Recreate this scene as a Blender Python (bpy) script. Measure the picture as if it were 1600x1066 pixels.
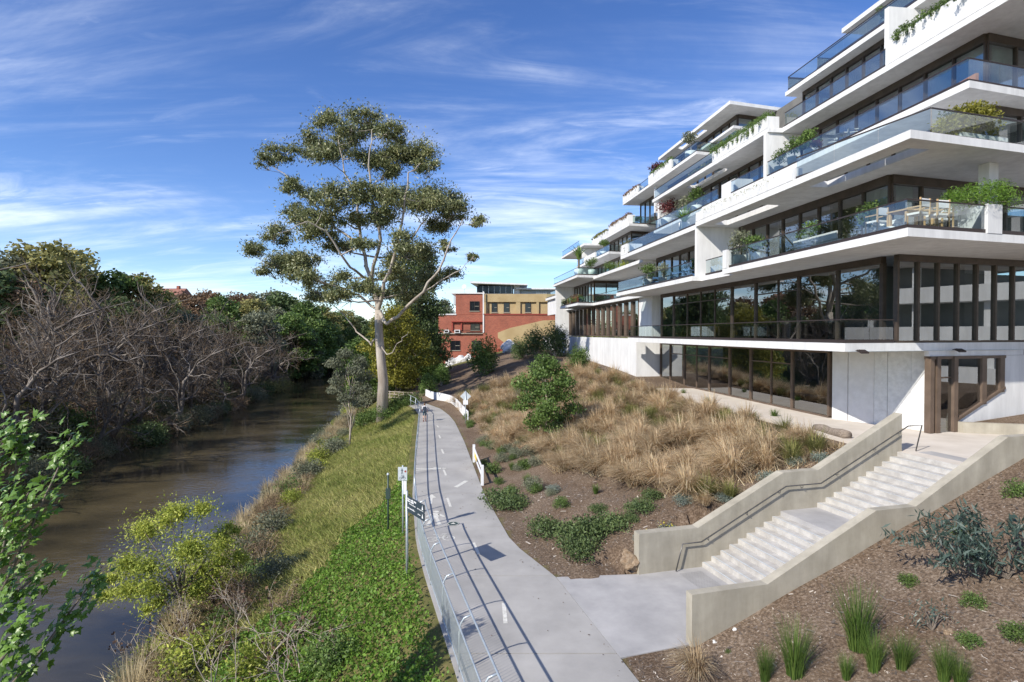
import bpy, bmesh, math, random
import numpy as np
from mathutils import Vector, Matrix
R = math.radians
for o in list(bpy.data.objects): bpy.data.objects.remove(o)
sc = bpy.context.scene
col = sc.collection
rnd = random.Random(7)
npr = np.random.default_rng(7)

# ---------------------------------------------------------------- camera, sky, sun, exposure
EYE = 8.3
PITCH = R(0.84)
FPX = 889.0
cam_d = bpy.data.cameras.new('camera'); cam = bpy.data.objects.new('camera', cam_d); col.objects.link(cam)
cam_d.sensor_width = 36; cam_d.lens = 20.0; cam_d.clip_start = 0.1; cam_d.clip_end = 5000
cam.location = (0, 0, EYE); cam.rotation_euler = (R(90) - PITCH, 0, 0)
sc.camera = cam
sc.render.resolution_x = 1024; sc.render.resolution_y = 682

SUN_EL = R(36); SHADOW_HEAD = R(47)            # shadows fall to the right and away
sx, sy = -math.sin(SHADOW_HEAD), -math.cos(SHADOW_HEAD)
SUNV = Vector((sx*math.cos(SUN_EL), sy*math.cos(SUN_EL), math.sin(SUN_EL)))
w = bpy.data.worlds.new('World'); sc.world = w; w.use_nodes = True
wn = w.node_tree.nodes; wl = w.node_tree.links
wn.clear()
def N(tree, t, **kw):
    n = tree.nodes.new(t)
    for k, v in kw.items():
        if k.startswith('i_'):
            n.inputs[k[2:].replace('_', ' ')].default_value = v
        else: setattr(n, k, v)
    return n
wt = w.node_tree
sky = N(wt, 'ShaderNodeTexSky', sky_type='NISHITA', sun_disc=False, sun_elevation=SUN_EL,
        sun_rotation=math.atan2(sx, sy), air_density=1.0, dust_density=0.0, ozone_density=2.0, altitude=1800)
tc = N(wt, 'ShaderNodeTexCoord')
sep = N(wt, 'ShaderNodeSeparateXYZ'); wl.new(tc.outputs['Generated'], sep.inputs[0])
zz = N(wt, 'ShaderNodeMath', operation='ADD'); wl.new(sep.outputs['Z'], zz.inputs[0]); zz.inputs[1].default_value = 0.16
zm = N(wt, 'ShaderNodeMath', operation='MAXIMUM'); wl.new(zz.outputs[0], zm.inputs[0]); zm.inputs[1].default_value = 0.02
dx = N(wt, 'ShaderNodeMath', operation='DIVIDE'); wl.new(sep.outputs['X'], dx.inputs[0]); wl.new(zm.outputs[0], dx.inputs[1])
dy = N(wt, 'ShaderNodeMath', operation='DIVIDE'); wl.new(sep.outputs['Y'], dy.inputs[0]); wl.new(zm.outputs[0], dy.inputs[1])
cb = N(wt, 'ShaderNodeCombineXYZ'); wl.new(dx.outputs[0], cb.inputs[0]); wl.new(dy.outputs[0], cb.inputs[1])
def cirrus(rot, scale, nscale, lo, hi, dist, off):
    mp = N(wt, 'ShaderNodeMapping'); wl.new(cb.outputs[0], mp.inputs[0])
    mp.inputs['Rotation'].default_value = (0, 0, rot); mp.inputs['Scale'].default_value = scale; mp.inputs['Location'].default_value = off
    no = N(wt, 'ShaderNodeTexNoise', noise_dimensions='2D'); wl.new(mp.outputs[0], no.inputs['Vector'])
    no.inputs['Scale'].default_value = nscale; no.inputs['Detail'].default_value = 9; no.inputs['Roughness'].default_value = 0.62
    no.inputs['Distortion'].default_value = dist
    mr = N(wt, 'ShaderNodeMapRange', interpolation_type='SMOOTHSTEP'); wl.new(no.outputs['Fac'], mr.inputs[0])
    mr.inputs[1].default_value = lo; mr.inputs[2].default_value = hi
    return mr
c1 = cirrus(R(52), (0.40, 1.5, 1), 1.5, 0.38, 0.82, 0.35, (3.1, 0.4, 0))
c2 = cirrus(R(-62), (0.55, 1.7, 1), 2.6, 0.47, 0.90, 0.5, (0.3, 5.2, 0))
c3 = cirrus(R(8), (0.5, 0.9, 1), 0.8, 0.30, 0.60, 0.5, (1.3, 2.2, 0))
mx = N(wt, 'ShaderNodeMath', operation='MAXIMUM'); wl.new(c1.outputs[0], mx.inputs[0]); wl.new(c2.outputs[0], mx.inputs[1])
ml = N(wt, 'ShaderNodeMath', operation='MULTIPLY'); wl.new(mx.outputs[0], ml.inputs[0]); wl.new(c3.outputs[0], ml.inputs[1])
ms = N(wt, 'ShaderNodeMath', operation='MULTIPLY'); wl.new(ml.outputs[0], ms.inputs[0]); ms.inputs[1].default_value = 0.74
hs = N(wt, 'ShaderNodeHueSaturation'); wl.new(sky.outputs[0], hs.inputs['Color']); hs.inputs['Saturation'].default_value = 1.22; hs.inputs['Hue'].default_value = 0.513
mixc = N(wt, 'ShaderNodeMix', data_type='RGBA'); wl.new(ms.outputs[0], mixc.inputs['Factor'])
wl.new(hs.outputs[0], mixc.inputs['A']); mixc.inputs['B'].default_value = (7.6, 8.0, 8.6, 1)
bg = N(wt, 'ShaderNodeBackground'); wl.new(mixc.outputs['Result'], bg.inputs[0]); bg.inputs[1].default_value = 0.135
wo = N(wt, 'ShaderNodeOutputWorld'); wl.new(bg.outputs[0], wo.inputs[0])

sl = bpy.data.lights.new('sun', 'SUN'); sun = bpy.data.objects.new('sun', sl); col.objects.link(sun)
sl.energy = 4.6; sl.angle = R(0.5); sl.color = (1.0, 0.94, 0.84)
sun.rotation_euler = SUNV.to_track_quat('Z', 'Y').to_euler(); sun.location = (-40, -40, 60)
vs = sc.view_settings; vs.view_transform = 'Standard'; vs.look = 'None'; vs.exposure = 0.5; vs.gamma = 1; vs.use_curve_mapping = False
sc.render.engine = 'CYCLES'
sc.cycles.max_bounces = 8; sc.cycles.transparent_max_bounces = 16

# ---------------------------------------------------------------- helpers
def ray(px, py):
    x = (px - 800) / FPX; v = (533 - py) / FPX
    return Vector((x, math.cos(PITCH) + v*math.sin(PITCH), -math.sin(PITCH) + v*math.cos(PITCH)))
def PZ(px, py, z):
    d = ray(px, py); k = (z - EYE) / d.z
    return Vector((d.x*k, d.y*k, z))
def PD(px, py, d):
    r = ray(px, py); k = d / r.y
    return Vector((r.x*k, d, EYE + r.z*k))

def tag(o, label=None, cat=None, group=None, kind=None):
    if label: o['label'] = label
    if cat: o['category'] = cat
    if group: o['group'] = group
    if kind: o['kind'] = kind
    return o
def empty(name, loc=(0, 0, 0), rz=0, parent=None):
    o = bpy.data.objects.new(name, None); o.empty_display_size = 0.3
    o.location = loc; o.rotation_euler = (0, 0, rz); col.objects.link(o)
    if parent: o.parent = parent
    return o
def link(name, me, parent=None, mat=None):
    o = bpy.data.objects.new(name, me); col.objects.link(o)
    if mat is not None and not me.materials: me.materials.append(mat)
    if parent: o.parent = parent
    return o
def copy_tree(o, parent=None):
    c = o.copy(); col.objects.link(c); c.parent = parent
    for ch in list(o.children): copy_tree(ch, c)
    return c

class MB:
    def __init__(s): s.v = []; s.f = []
    def poly(s, pts):
        b = len(s.v); s.v += [tuple(p) for p in pts]; s.f.append(tuple(range(b, b+len(pts)))); return s
    def prism(s, pts, zb, zt):
        n = len(pts); b = len(s.v)
        a = sum(pts[i][0]*pts[(i+1) % n][1] - pts[(i+1) % n][0]*pts[i][1] for i in range(n))
        if a < 0: pts = list(pts)[::-1]
        zb = zb if hasattr(zb, '__len__') else [zb]*n
        zt = zt if hasattr(zt, '__len__') else [zt]*n
        if a < 0: zb = list(zb)[::-1]; zt = list(zt)[::-1]
        s.v += [(p[0], p[1], zb[i]) for i, p in enumerate(pts)] + [(p[0], p[1], zt[i]) for i, p in enumerate(pts)]
        s.f.append(tuple(range(b+n-1, b-1, -1))); s.f.append(tuple(range(b+n, b+2*n)))
        for i in range(n):
            j = (i+1) % n; s.f.append((b+i, b+j, b+n+j, b+n+i))
        return s
    def bx(s, x0, y0, z0, x1, y1, z1):
        return s.prism([(x0, y0), (x1, y0), (x1, y1), (x0, y1)], z0, z1)
    def bar(s, A, B, wd, zb, zt, off=0.0):
        """box along A-B in plan, width wd centred (shifted by off to the left normal)"""
        A = Vector((A[0], A[1])); B = Vector((B[0], B[1])); d = (B-A).normalized(); n = Vector((-d.y, d.x))
        p = [A+n*(off-wd/2), B+n*(off-wd/2), B+n*(off+wd/2), A+n*(off+wd/2)]
        return s.prism(p, zb, zt)
    def tube(s, pts, rad, sides=6, cap=True):
        pts = [Vector(p) for p in pts]; n = len(pts)
        rad = rad if hasattr(rad, '__len__') else [rad]*n
        b = len(s.v); up = Vector((0, 0, 1))
        d0 = (pts[1]-pts[0]).normalized()
        X = d0.cross(up)
        if X.length < 0.05: X = d0.cross(Vector((1, 0, 0)))
        X.normalize()
        for i in range(n):
            d = (pts[min(i+1, n-1)] - pts[max(i-1, 0)])
            if d.length < 1e-6: d = d0
            d = d.normalized(); X = (X - d*X.dot(d))
            if X.length < 1e-4: X = d.orthogonal()
            X.normalize(); Y = d.cross(X)
            for k in range(sides):
                a = 2*math.pi*k/sides
                s.v.append(tuple(pts[i] + (X*math.cos(a) + Y*math.sin(a))*rad[i]))
        for i in range(n-1):
            for k in range(sides):
                k2 = (k+1) % sides
                s.f.append((b+i*sides+k, b+i*sides+k2, b+(i+1)*sides+k2, b+(i+1)*sides+k))
        if cap:
            s.f.append(tuple(b+k for k in range(sides-1, -1, -1)))
            s.f.append(tuple(b+(n-1)*sides+k for k in range(sides)))
        return s
    def lathe(s, prof, c=(0, 0, 0), seg=14):
        b = len(s.v); m = len(prof)
        for i in range(seg):
            a = 2*math.pi*i/seg
            for r, z in prof: s.v.append((c[0]+r*math.cos(a), c[1]+r*math.sin(a), c[2]+z))
        for i in range(seg):
            j = (i+1) % seg
            for k in range(m-1): s.f.append((b+i*m+k, b+j*m+k, b+j*m+k+1, b+i*m+k+1))
        return s
    def mesh(s, name, smooth=False):
        me = bpy.data.meshes.new(name); me.from_pydata(s.v, [], s.f); me.update()
        if smooth:
            me.polygons.foreach_set('use_smooth', [True]*len(me.polygons))
        return me
    def build(s, name, mat, parent=None, smooth=False):
        return link(name, s.mesh(name, smooth), parent, mat)

def np_mesh(name, V, F, mat=None, val=None, smooth=False):
    """V (n,3), F (m,k) equal size faces"""
    me = bpy.data.meshes.new(name)
    V = np.asarray(V, dtype=np.float32); F = np.asarray(F, dtype=np.int32)
    m, k = F.shape
    me.vertices.add(len(V)); me.vertices.foreach_set('co', V.ravel())
    me.loops.add(m*k); me.loops.foreach_set('vertex_index', F.ravel())
    me.polygons.add(m); me.polygons.foreach_set('loop_start', np.arange(0, m*k, k, dtype=np.int32))
    if smooth: me.polygons.foreach_set('use_smooth', np.ones(m, dtype=bool))
    me.update(calc_edges=True)
    if val is not None:
        at = me.attributes.new('tint', 'FLOAT', 'POINT'); at.data.foreach_set('value', np.asarray(val, dtype=np.float32).ravel())
    if mat is not None: me.materials.append(mat)
    return me

# ---------------------------------------------------------------- materials
MATS = {}
def mat(name, c, c2=None, rough=0.7, scale=3.0, metal=0.0, bump=0.0, bscale=None, detail=5, spec=0.5, lo=0.35, hi=0.65, stretch=None, coord='Object', c3=None, streak=0.0):
    m = bpy.data.materials.new(name); m.use_nodes = True; t = m.node_tree; b = t.nodes['Principled BSDF']
    b.inputs['Roughness'].default_value = rough; b.inputs['Metallic'].default_value = metal
    b.inputs['Specular IOR Level'].default_value = spec
    b.inputs['Base Color'].default_value = (*c, 1)
    if c2 is not None or bump:
        tcn = N(t, 'ShaderNodeTexCoord'); src = tcn.outputs[coord]
        if coord == 'World':
            pass
        if stretch:
            mp = N(t, 'ShaderNodeMapping'); t.links.new(src, mp.inputs[0]); mp.inputs['Scale'].default_value = stretch; src = mp.outputs[0]
    if c2 is not None:
        no = N(t, 'ShaderNodeTexNoise'); t.links.new(src, no.inputs['Vector']); no.inputs['Scale'].default_value = scale; no.inputs['Detail'].default_value = detail
        no.inputs['Roughness'].default_value = 0.6
        cr = N(t, 'ShaderNodeValToRGB'); t.links.new(no.outputs['Fac'], cr.inputs[0])
        cr.color_ramp.elements[0].position = lo; cr.color_ramp.elements[0].color = (*c, 1)
        cr.color_ramp.elements[1].position = hi; cr.color_ramp.elements[1].color = (*c2, 1)
        if c3 is not None:
            e = cr.color_ramp.elements.new((lo+hi)/2); e.color = (*c3, 1)
        outc = cr.outputs[0]
        if streak:
            g2 = N(t, 'ShaderNodeNewGeometry'); m2 = N(t, 'ShaderNodeMapping'); t.links.new(g2.outputs['Position'], m2.inputs[0]); m2.inputs['Scale'].default_value = (1.1, 1.1, 0.16)
            n2_ = N(t, 'ShaderNodeTexNoise'); t.links.new(m2.outputs[0], n2_.inputs['Vector']); n2_.inputs['Scale'].default_value = 1.6; n2_.inputs['Detail'].default_value = 7; n2_.inputs['Roughness'].default_value = 0.7
            r2 = N(t, 'ShaderNodeMapRange'); t.links.new(n2_.outputs['Fac'], r2.inputs[0]); r2.inputs[1].default_value = 0.38; r2.inputs[2].default_value = 0.62; r2.inputs[3].default_value = 1-streak; r2.inputs[4].default_value = 1+streak*.25
            hv_ = N(t, 'ShaderNodeHueSaturation'); t.links.new(outc, hv_.inputs['Color']); t.links.new(r2.outputs[0], hv_.inputs['Value']); outc = hv_.outputs[0]
        t.links.new(outc, b.inputs['Base Color'])
    if bump:
        nb = N(t, 'ShaderNodeTexNoise'); t.links.new(src, nb.inputs['Vector']); nb.inputs['Scale'].default_value = bscale or scale*6; nb.inputs['Detail'].default_value = 4
        bp = N(t, 'ShaderNodeBump'); bp.inputs['Strength'].default_value = bump; bp.inputs['Distance'].default_value = 0.03
        t.links.new(nb.outputs['Fac'], bp.inputs['Height']); t.links.new(bp.outputs[0], b.inputs['Normal'])
    MATS[name] = m; return m
def leafmat(name, stops, rough=0.55, trans=0.25, spec=0.3):
    """colour picked by the per-leaf 'tint' attribute"""
    m = bpy.data.materials.new(name); m.use_nodes = True; t = m.node_tree; b = t.nodes['Principled BSDF']
    at = N(t, 'ShaderNodeAttribute', attribute_name='tint'); cr = N(t, 'ShaderNodeValToRGB'); t.links.new(at.outputs['Fac'], cr.inputs[0])
    els = cr.color_ramp.elements
    for i, (p, c) in enumerate(stops):
        e = els[i] if i < 2 else els.new(p)
        e.position = p; e.color = (*c, 1)
    oi = N(t, 'ShaderNodeObjectInfo'); hv = N(t, 'ShaderNodeHueSaturation'); t.links.new(cr.outputs[0], hv.inputs['Color'])
    mr = N(t, 'ShaderNodeMapRange'); t.links.new(oi.outputs['Random'], mr.inputs[0]); mr.inputs[3].default_value = 0.82; mr.inputs[4].default_value = 1.15
    t.links.new(mr.outputs[0], hv.inputs['Value'])
    t.links.new(hv.outputs[0], b.inputs['Base Color']); b.inputs['Roughness'].default_value = rough; b.inputs['Specular IOR Level'].default_value = spec
    tr = N(t, 'ShaderNodeBsdfTranslucent'); t.links.new(hv.outputs[0], tr.inputs[0])
    mi = N(t, 'ShaderNodeMixShader'); mi.inputs[0].default_value = trans
    t.links.new(b.outputs[0], mi.inputs[1]); t.links.new(tr.outputs[0], mi.inputs[2])
    t.links.new(mi.outputs[0], t.nodes['Material Output'].inputs[0])
    MATS[name] = m; return m
def glassmat(name, tint, ior=1.5, rough=0.0, base=0.0):
    m = bpy.data.materials.new(name); m.use_nodes = True; t = m.node_tree
    t.nodes.remove(t.nodes['Principled BSDF'])
    tr = N(t, 'ShaderNodeBsdfTransparent'); tr.inputs[0].default_value = (*tint, 1)
    gl = N(t, 'ShaderNodeBsdfGlossy'); gl.inputs['Roughness'].default_value = rough; gl.inputs[0].default_value = (0.95, 0.98, 1, 1)
    lw = N(t, 'ShaderNodeFresnel'); lw.inputs[0].default_value = ior
    ad = N(t, 'ShaderNodeMath', operation='ADD', use_clamp=True); t.links.new(lw.outputs[0], ad.inputs[0]); ad.inputs[1].default_value = base
    mi = N(t, 'ShaderNodeMixShader'); t.links.new(ad.outputs[0], mi.inputs[0]); t.links.new(tr.outputs[0], mi.inputs[1]); t.links.new(gl.outputs[0], mi.inputs[2])
    t.links.new(mi.outputs[0], t.nodes['Material Output'].inputs[0])
    MATS[name] = m; return m

mat('white', (0.64, 0.64, 0.635), (0.69, 0.69, 0.685), rough=0.75, scale=0.6, bump=0.05, bscale=12, streak=0.13)
mat('soffit', (0.70, 0.67, 0.62), (0.76, 0.73, 0.68), rough=0.85, scale=0.5)
mat('bronze', (0.055, 0.040, 0.030), (0.085, 0.062, 0.046), rough=0.42, scale=2, metal=0.3)
mat('brown_frame', (0.115, 0.082, 0.060), (0.15, 0.108, 0.08), rough=0.5, scale=2, metal=0.2)
mat('channel', (0.045, 0.034, 0.032), rough=0.45, metal=0.3)
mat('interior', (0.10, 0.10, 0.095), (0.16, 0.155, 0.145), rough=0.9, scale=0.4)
mat('inner_floor', (0.16, 0.13, 0.10), (0.22, 0.18, 0.14), rough=0.5, scale=1)
mat('curtain', (0.50, 0.62, 0.55), (0.62, 0.72, 0.66), rough=0.9, scale=2)
glassmat('window_glass', (0.50, 0.62, 0.60), ior=1.75, base=0.20)
glassmat('guard_glass', (0.68, 0.79, 0.80), ior=1.6, base=0.09)
glassmat('pale_glass', (0.55, 0.72, 0.70), ior=1.5, base=0.05)
mat('concrete', (0.30, 0.273, 0.215), (0.40, 0.368, 0.30), rough=0.85, scale=1.3, bump=0.12, bscale=25, lo=0.3, hi=0.7, streak=0.15)
mat('concrete_step', (0.34, 0.325, 0.305), (0.47, 0.455, 0.43), rough=0.85, scale=2.5, bump=0.15, bscale=30, stretch=(1, 1, 1))
mat('path_concrete', (0.27, 0.262, 0.25), (0.385, 0.372, 0.355), rough=0.85, detail=10, scale=0.55, bump=0.1, bscale=40, lo=0.3, hi=0.7)
mat('landing_concrete', (0.28, 0.275, 0.275), (0.40, 0.39, 0.385), rough=0.85, scale=0.9, bump=0.1, bscale=40, lo=0.3, hi=0.7)
mat('terrace_concrete', (0.50, 0.45, 0.39), (0.58, 0.53, 0.47), rough=0.85, scale=0.8, bump=0.1, bscale=30)
mat('rough_wall', (0.55, 0.55, 0.54), (0.66, 0.66, 0.65), rough=0.9, scale=4, bump=0.9, bscale=7)
mat('board_wall', (0.58, 0.57, 0.56), (0.66, 0.65, 0.64), rough=0.9, scale=2, bump=0.3, bscale=20)
mat('paint', (0.46, 0.45, 0.41), (0.66, 0.65, 0.60), rough=0.7, scale=8)
mat('tactile', (0.20, 0.20, 0.20), rough=0.6)
mat('steel', (0.42, 0.47, 0.50), (0.52, 0.57, 0.60), rough=0.42, scale=4, metal=0.55)
mat('dark_steel', (0.10, 0.10, 0.10), (0.16, 0.155, 0.15), rough=0.4, metal=0.7, scale=5)
mat('sign_dark', (0.030, 0.045, 0.060), rough=0.45)
mat('sign_white', (0.72, 0.73, 0.74), rough=0.5)
mat('sign_grey', (0.42, 0.46, 0.48), (0.5, 0.54, 0.56), rough=0.5, scale=6)
mat('green_metal', (0.03, 0.055, 0.045), rough=0.5)
mat('yellow', (0.75, 0.50, 0.08), rough=0.6)
mat('wood', (0.42, 0.27, 0.12), (0.55, 0.37, 0.18), rough=0.6, scale=3, stretch=(1, 1, 8))
mat('log', (0.16, 0.125, 0.095), (0.30, 0.25, 0.20), rough=0.95, scale=3, bump=0.8, bscale=10, stretch=(1, 6, 6))
mat('rock', (0.17, 0.11, 0.06), (0.30, 0.23, 0.16), rough=0.95, scale=2.5, bump=0.6, bscale=9)
mat('pale_rock', (0.45, 0.45, 0.45), (0.75, 0.75, 0.74), rough=0.95, scale=0.8, bump=0.8, bscale=3)
mat('pot', (0.66, 0.68, 0.64), (0.72, 0.73, 0.70), rough=0.7, scale=3)
mat('gum_bark', (0.24, 0.20, 0.165), (0.46, 0.415, 0.36), rough=0.9, scale=1.1, bump=0.3, bscale=6, stretch=(1, 1, 0.25), c3=(0.34, 0.295, 0.25))
mat('bark', (0.10, 0.08, 0.062), (0.19, 0.155, 0.125), rough=0.95, scale=2.5, bump=0.4, bscale=10, stretch=(1, 1, 0.3))
mat('bare_bark', (0.085, 0.07, 0.06), (0.36, 0.32, 0.28), rough=0.95, scale=0.45, lo=0.42, hi=0.75)
mat('stem_bark', (0.30, 0.25, 0.20), (0.42, 0.36, 0.30), rough=0.9, scale=3)
leafmat('gum_leaf', [(0, (0.079, 0.097, 0.040)), (1, (0.379, 0.350, 0.165)), (0.55, (0.174, 0.194, 0.079))], rough=0.45, trans=0.18, spec=0.5)
leafmat('bush_leaf', [(0, (0.049, 0.089, 0.024)), (1, (0.194, 0.276, 0.073)), (0.5, (0.101, 0.162, 0.038))])
leafmat('dark_leaf', [(0, (0.052, 0.084, 0.033)), (1, (0.188, 0.236, 0.080)), (0.5, (0.098, 0.145, 0.052))])
leafmat('ever_leaf', [(0, (0.119, 0.135, 0.053)), (1, (0.466, 0.410, 0.143)), (0.5, (0.246, 0.239, 0.086))], rough=0.6)
leafmat('grey_leaf', [(0, (0.105, 0.117, 0.077)), (1, (0.324, 0.333, 0.223)), (0.5, (0.182, 0.198, 0.126))], rough=0.6)
leafmat('lime_leaf', [(0, (0.117, 0.165, 0.024)), (1, (0.578, 0.578, 0.123)), (0.5, (0.317, 0.358, 0.062))], trans=0.35)
leafmat('gold_leaf', [(0, (0.115, 0.116, 0.017)), (1, (0.394, 0.357, 0.055)), (0.5, (0.230, 0.221, 0.033))], trans=0.3)
leafmat('rust_leaf', [(0, (0.117, 0.075, 0.042)), (1, (0.333, 0.216, 0.125)), (0.5, (0.208, 0.133, 0.080))])
leafmat('red_leaf', [(0, (0.06, 0.012, 0.015)), (1, (0.22, 0.06, 0.06)), (0.5, (0.12, 0.03, 0.03))])
leafmat('maple_leaf', [(0, (0.074, 0.154, 0.025)), (1, (0.247, 0.391, 0.074)), (0.5, (0.136, 0.247, 0.040))], rough=0.38, trans=0.3, spec=0.5)
leafmat('silver_leaf', [(0, (0.14, 0.18, 0.15)), (1, (0.36, 0.40, 0.35)), (0.5, (0.24, 0.285, 0.24))], rough=0.8)
leafmat('flower', [(0, (0.7, 0.6, 0.06)), (1, (0.8, 0.72, 0.12))])
leafmat('blue_leaf', [(0, (0.030, 0.055, 0.045)), (1, (0.12, 0.17, 0.14)), (0.5, (0.06, 0.10, 0.08))], rough=0.45, spec=0.5)
leafmat('straw', [(0, (0.252, 0.177, 0.104)), (1, (0.850, 0.756, 0.508)), (0.5, (0.588, 0.437, 0.272))], rough=0.7, trans=0.3)
leafmat('olive_grass', [(0, (0.090, 0.112, 0.033)), (1, (0.480, 0.420, 0.180)), (0.5, (0.225, 0.232, 0.075))], rough=0.7, trans=0.3)
leafmat('green_grass', [(0, (0.033, 0.072, 0.016)), (1, (0.195, 0.273, 0.058)), (0.5, (0.085, 0.150, 0.029))], rough=0.6, trans=0.3)
leafmat('bank_grass', [(0, (0.132, 0.187, 0.035)), (1, (0.552, 0.497, 0.212)), (0.5, (0.308, 0.325, 0.093))], rough=0.75, trans=0.3)
leafmat('cover_leaf', [(0, (0.060, 0.132, 0.016)), (1, (0.251, 0.397, 0.060)), (0.5, (0.132, 0.245, 0.033))], rough=0.55, trans=0.3)
leafmat('reed', [(0, (0.254, 0.202, 0.113)), (1, (0.747, 0.628, 0.419)), (0.5, (0.463, 0.382, 0.224))], rough=0.75, trans=0.3)
leafmat('twig', [(0, (0.073, 0.051, 0.033)), (1, (0.348, 0.244, 0.148)), (0.5, (0.174, 0.120, 0.072))], rough=0.9, trans=0.0)
leafmat('dead_leaf', [(0, (0.035, 0.022, 0.018)), (1, (0.20, 0.12, 0.07)), (0.5, (0.085, 0.05, 0.035))], rough=0.8)
leafmat('chip', [(0, (0.07, 0.055, 0.046)), (1, (0.58, 0.51, 0.43)), (0.6, (0.20, 0.165, 0.137))], rough=0.9, trans=0.0)

# ---------------------------------------------------------------- terrain shape
PY = np.array([-40, 0, 8, 13.5, 19.2, 22.4, 29, 36, 43.4, 52.7, 57, 62, 67, 75, 90, 130, 200, 260, 400])
PL = np.array([8, 2.2, 0.3, -1.3, -2.95, -3.8, -5.1, -6.2, -7.3, -8.7, -9.3, -10.6, -12.6, -15.5, -18, -24, -42, -88, -200])
PR = np.array([14, 6.4, 4.4, 3.0, 1.5, 0.0, -1.4, -2.5, -3.66, -5.3, -6.3, -7.8, -10.3, -13.5, -16, -22, -40, -86, -198])
def pathL(y): return np.interp(y, PY, PL)
def pathR(y): return np.interp(y, PY, PR)
def shoreR(y): return np.interp(y, [-60, 0, 22, 47, 87, 120, 200, 260, 400], [-7.5, -10.8, -14.9, -20.2, -25.2, -33.2, -57, -106, -240])
def shoreL(y): return np.interp(y, [-60, 0, 30, 56, 88, 131, 200, 260, 400], [-34, -38, -41, -43, -46.5, -54, -80, -125, -255])
WATER = -5.0
Q0 = np.array([4.4, 19.4]); SE = np.array([0.9636, 0.2672]); SP = np.array([0.2672, -0.9636])
def smooth(v): v = np.clip(v, 0, 1); return v*v*(3-2*v)
def vnoise(x, y, s, seed=0):
    return (np.sin(x*s*1.7+seed)*np.cos(y*s*1.3+seed*2.1) + np.sin((x+y)*s*0.9+seed*1.3)*0.6 + np.cos((x*0.7-y*1.4)*s*2.3+seed)*0.35)/1.95
def terr(x, y):
    x = np.asarray(x, float); y = np.asarray(y, float)
    xl, xr, wr, wl_ = pathL(y), pathR(y), shoreR(y), shoreL(y)
    # right bank
    f = (xl - 0.35 - x) / np.maximum(xl - 0.35 - wr, 0.5)
    zb = -0.06 - 4.95*np.clip(f, 0, 1.0)**0.92 + vnoise(x, y, 0.55, 1)*0.22*smooth(f*4)*smooth((1.05-f)*3)
    zb = np.where(f > 1, -5.02 - np.clip((f-1)*6, 0, 1.6), zb)
    # left bank
    dl = wl_ - x
    zl = -6.6 + 1.7*smooth((dl+2.0)/2.2) + 1.9*smooth(dl/4.0) + 2.0*smooth((dl-4)/22) + 7.0*smooth((dl-30)/90) + 10*smooth((dl-110)/160) + vnoise(x, y, 0.2, 3)*0.4*smooth(dl/6)
    z = np.where(x < (wr+wl_)/2, zl, zb)
    # path and garden
    T = 14.45 - 0.1272*(y-26)
    ztop = np.interp(y, [0, 45, 60, 85, 130, 220], [3.45, 3.45, 4.3, 5.2, 5.2, 4.0])
    g = (x - xr - 0.15) / np.maximum(T - xr - 0.15, 1.0)
    prof = np.interp(g, [0, 0.06, 0.25, 0.6, 0.92, 1.0], [0, 0.02, 0.24, 0.70, 1.0, 1.0])
    zg = -0.02 + (ztop)*prof + vnoise(x, y, 0.8, 5)*0.14*smooth(g*5)*smooth((1.0-g)*6)
    a = (x-Q0[0])*SE[0] + (y-Q0[1])*SE[1]; b = (x-Q0[0])*SP[0] + (y-Q0[1])*SP[1]
    zf = 0.36*np.maximum(a+0.75, 0) - 0.02 + vnoise(x, y, 0.9, 9)*0.05*smooth((a+0.5)/2)
    zf = np.minimum(zf, 4.3)
    stair = np.interp(a, [2.0, 5.7, 7.4, 11.3], [-0.5, 0.9, 0.9, 2.8])
    zc = np.where(a > -1.2, np.minimum(stair, 3.2), -0.02)
    zg = np.where((b > -1.2) & (a > -1.5) & (a < 12), np.minimum(zg, np.interp(a, [-.5, 0, 2.25, 5.85, 7.42, 11.45], [0.0, .7, .95, 2.6, 2.6, 3.45])), zg)
    zr = np.where(b > 4.3, zf, np.where((b > -0.22) & (a < 13), zc, zg))
    zr = np.where((y < 11), zf, zr)
    z = np.where(x > xr, zr, z)
    z = np.where((x >= xl-0.35) & (x <= xr), -0.05, z)
    # far land closing the river bend
    k = smooth((y-225)/60)
    z = z*(1-k) + (3.0 + 9*smooth((y-280)/250) + vnoise(x, y, 0.03, 2)*3)*k
    return z
def tz(x, y): return float(terr(np.array([x]), np.array([y]))[0])
def ground(px, py, lo=4.0, hi=400.0):
    d = ray(px, py); ys = np.concatenate([np.arange(lo, 90, 0.1), np.arange(90, hi, 0.8)])
    k = ys / d.y; xs = d.x*k; zs = EYE + d.z*k
    hit = np.nonzero(zs <= terr(xs, ys))[0]
    i = hit[0] if len(hit) else len(ys)-1
    return Vector((xs[i], ys[i], zs[i]))

xs = np.concatenate([np.arange(-420, -70, 10), np.arange(-70, -28, 1.4), np.arange(-28, 3, 0.33), np.arange(3, 18, 0.11), np.arange(18, 24, .33), np.arange(24, 60, 2.5), np.arange(60, 420, 14)])
ys = np.concatenate([np.arange(-50, 6, 3.0), np.arange(6, 13, 0.33), np.arange(13, 23.6, .11), np.arange(23.6, 34, .33), np.arange(34, 80, 0.6), np.arange(80, 240, 3.0), np.arange(240, 900, 16)])
X, Y = np.meshgrid(xs, ys); Z = terr(X, Y)
nx, ny = len(xs), len(ys)
V = np.stack([X.ravel(), Y.ravel(), Z.ravel()], 1)
ii, jj = np.meshgrid(np.arange(nx-1), np.arange(ny-1)); b0 = (jj*nx+ii).ravel()
F = np.stack([b0, b0+1, b0+nx+1, b0+nx], 1)
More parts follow.
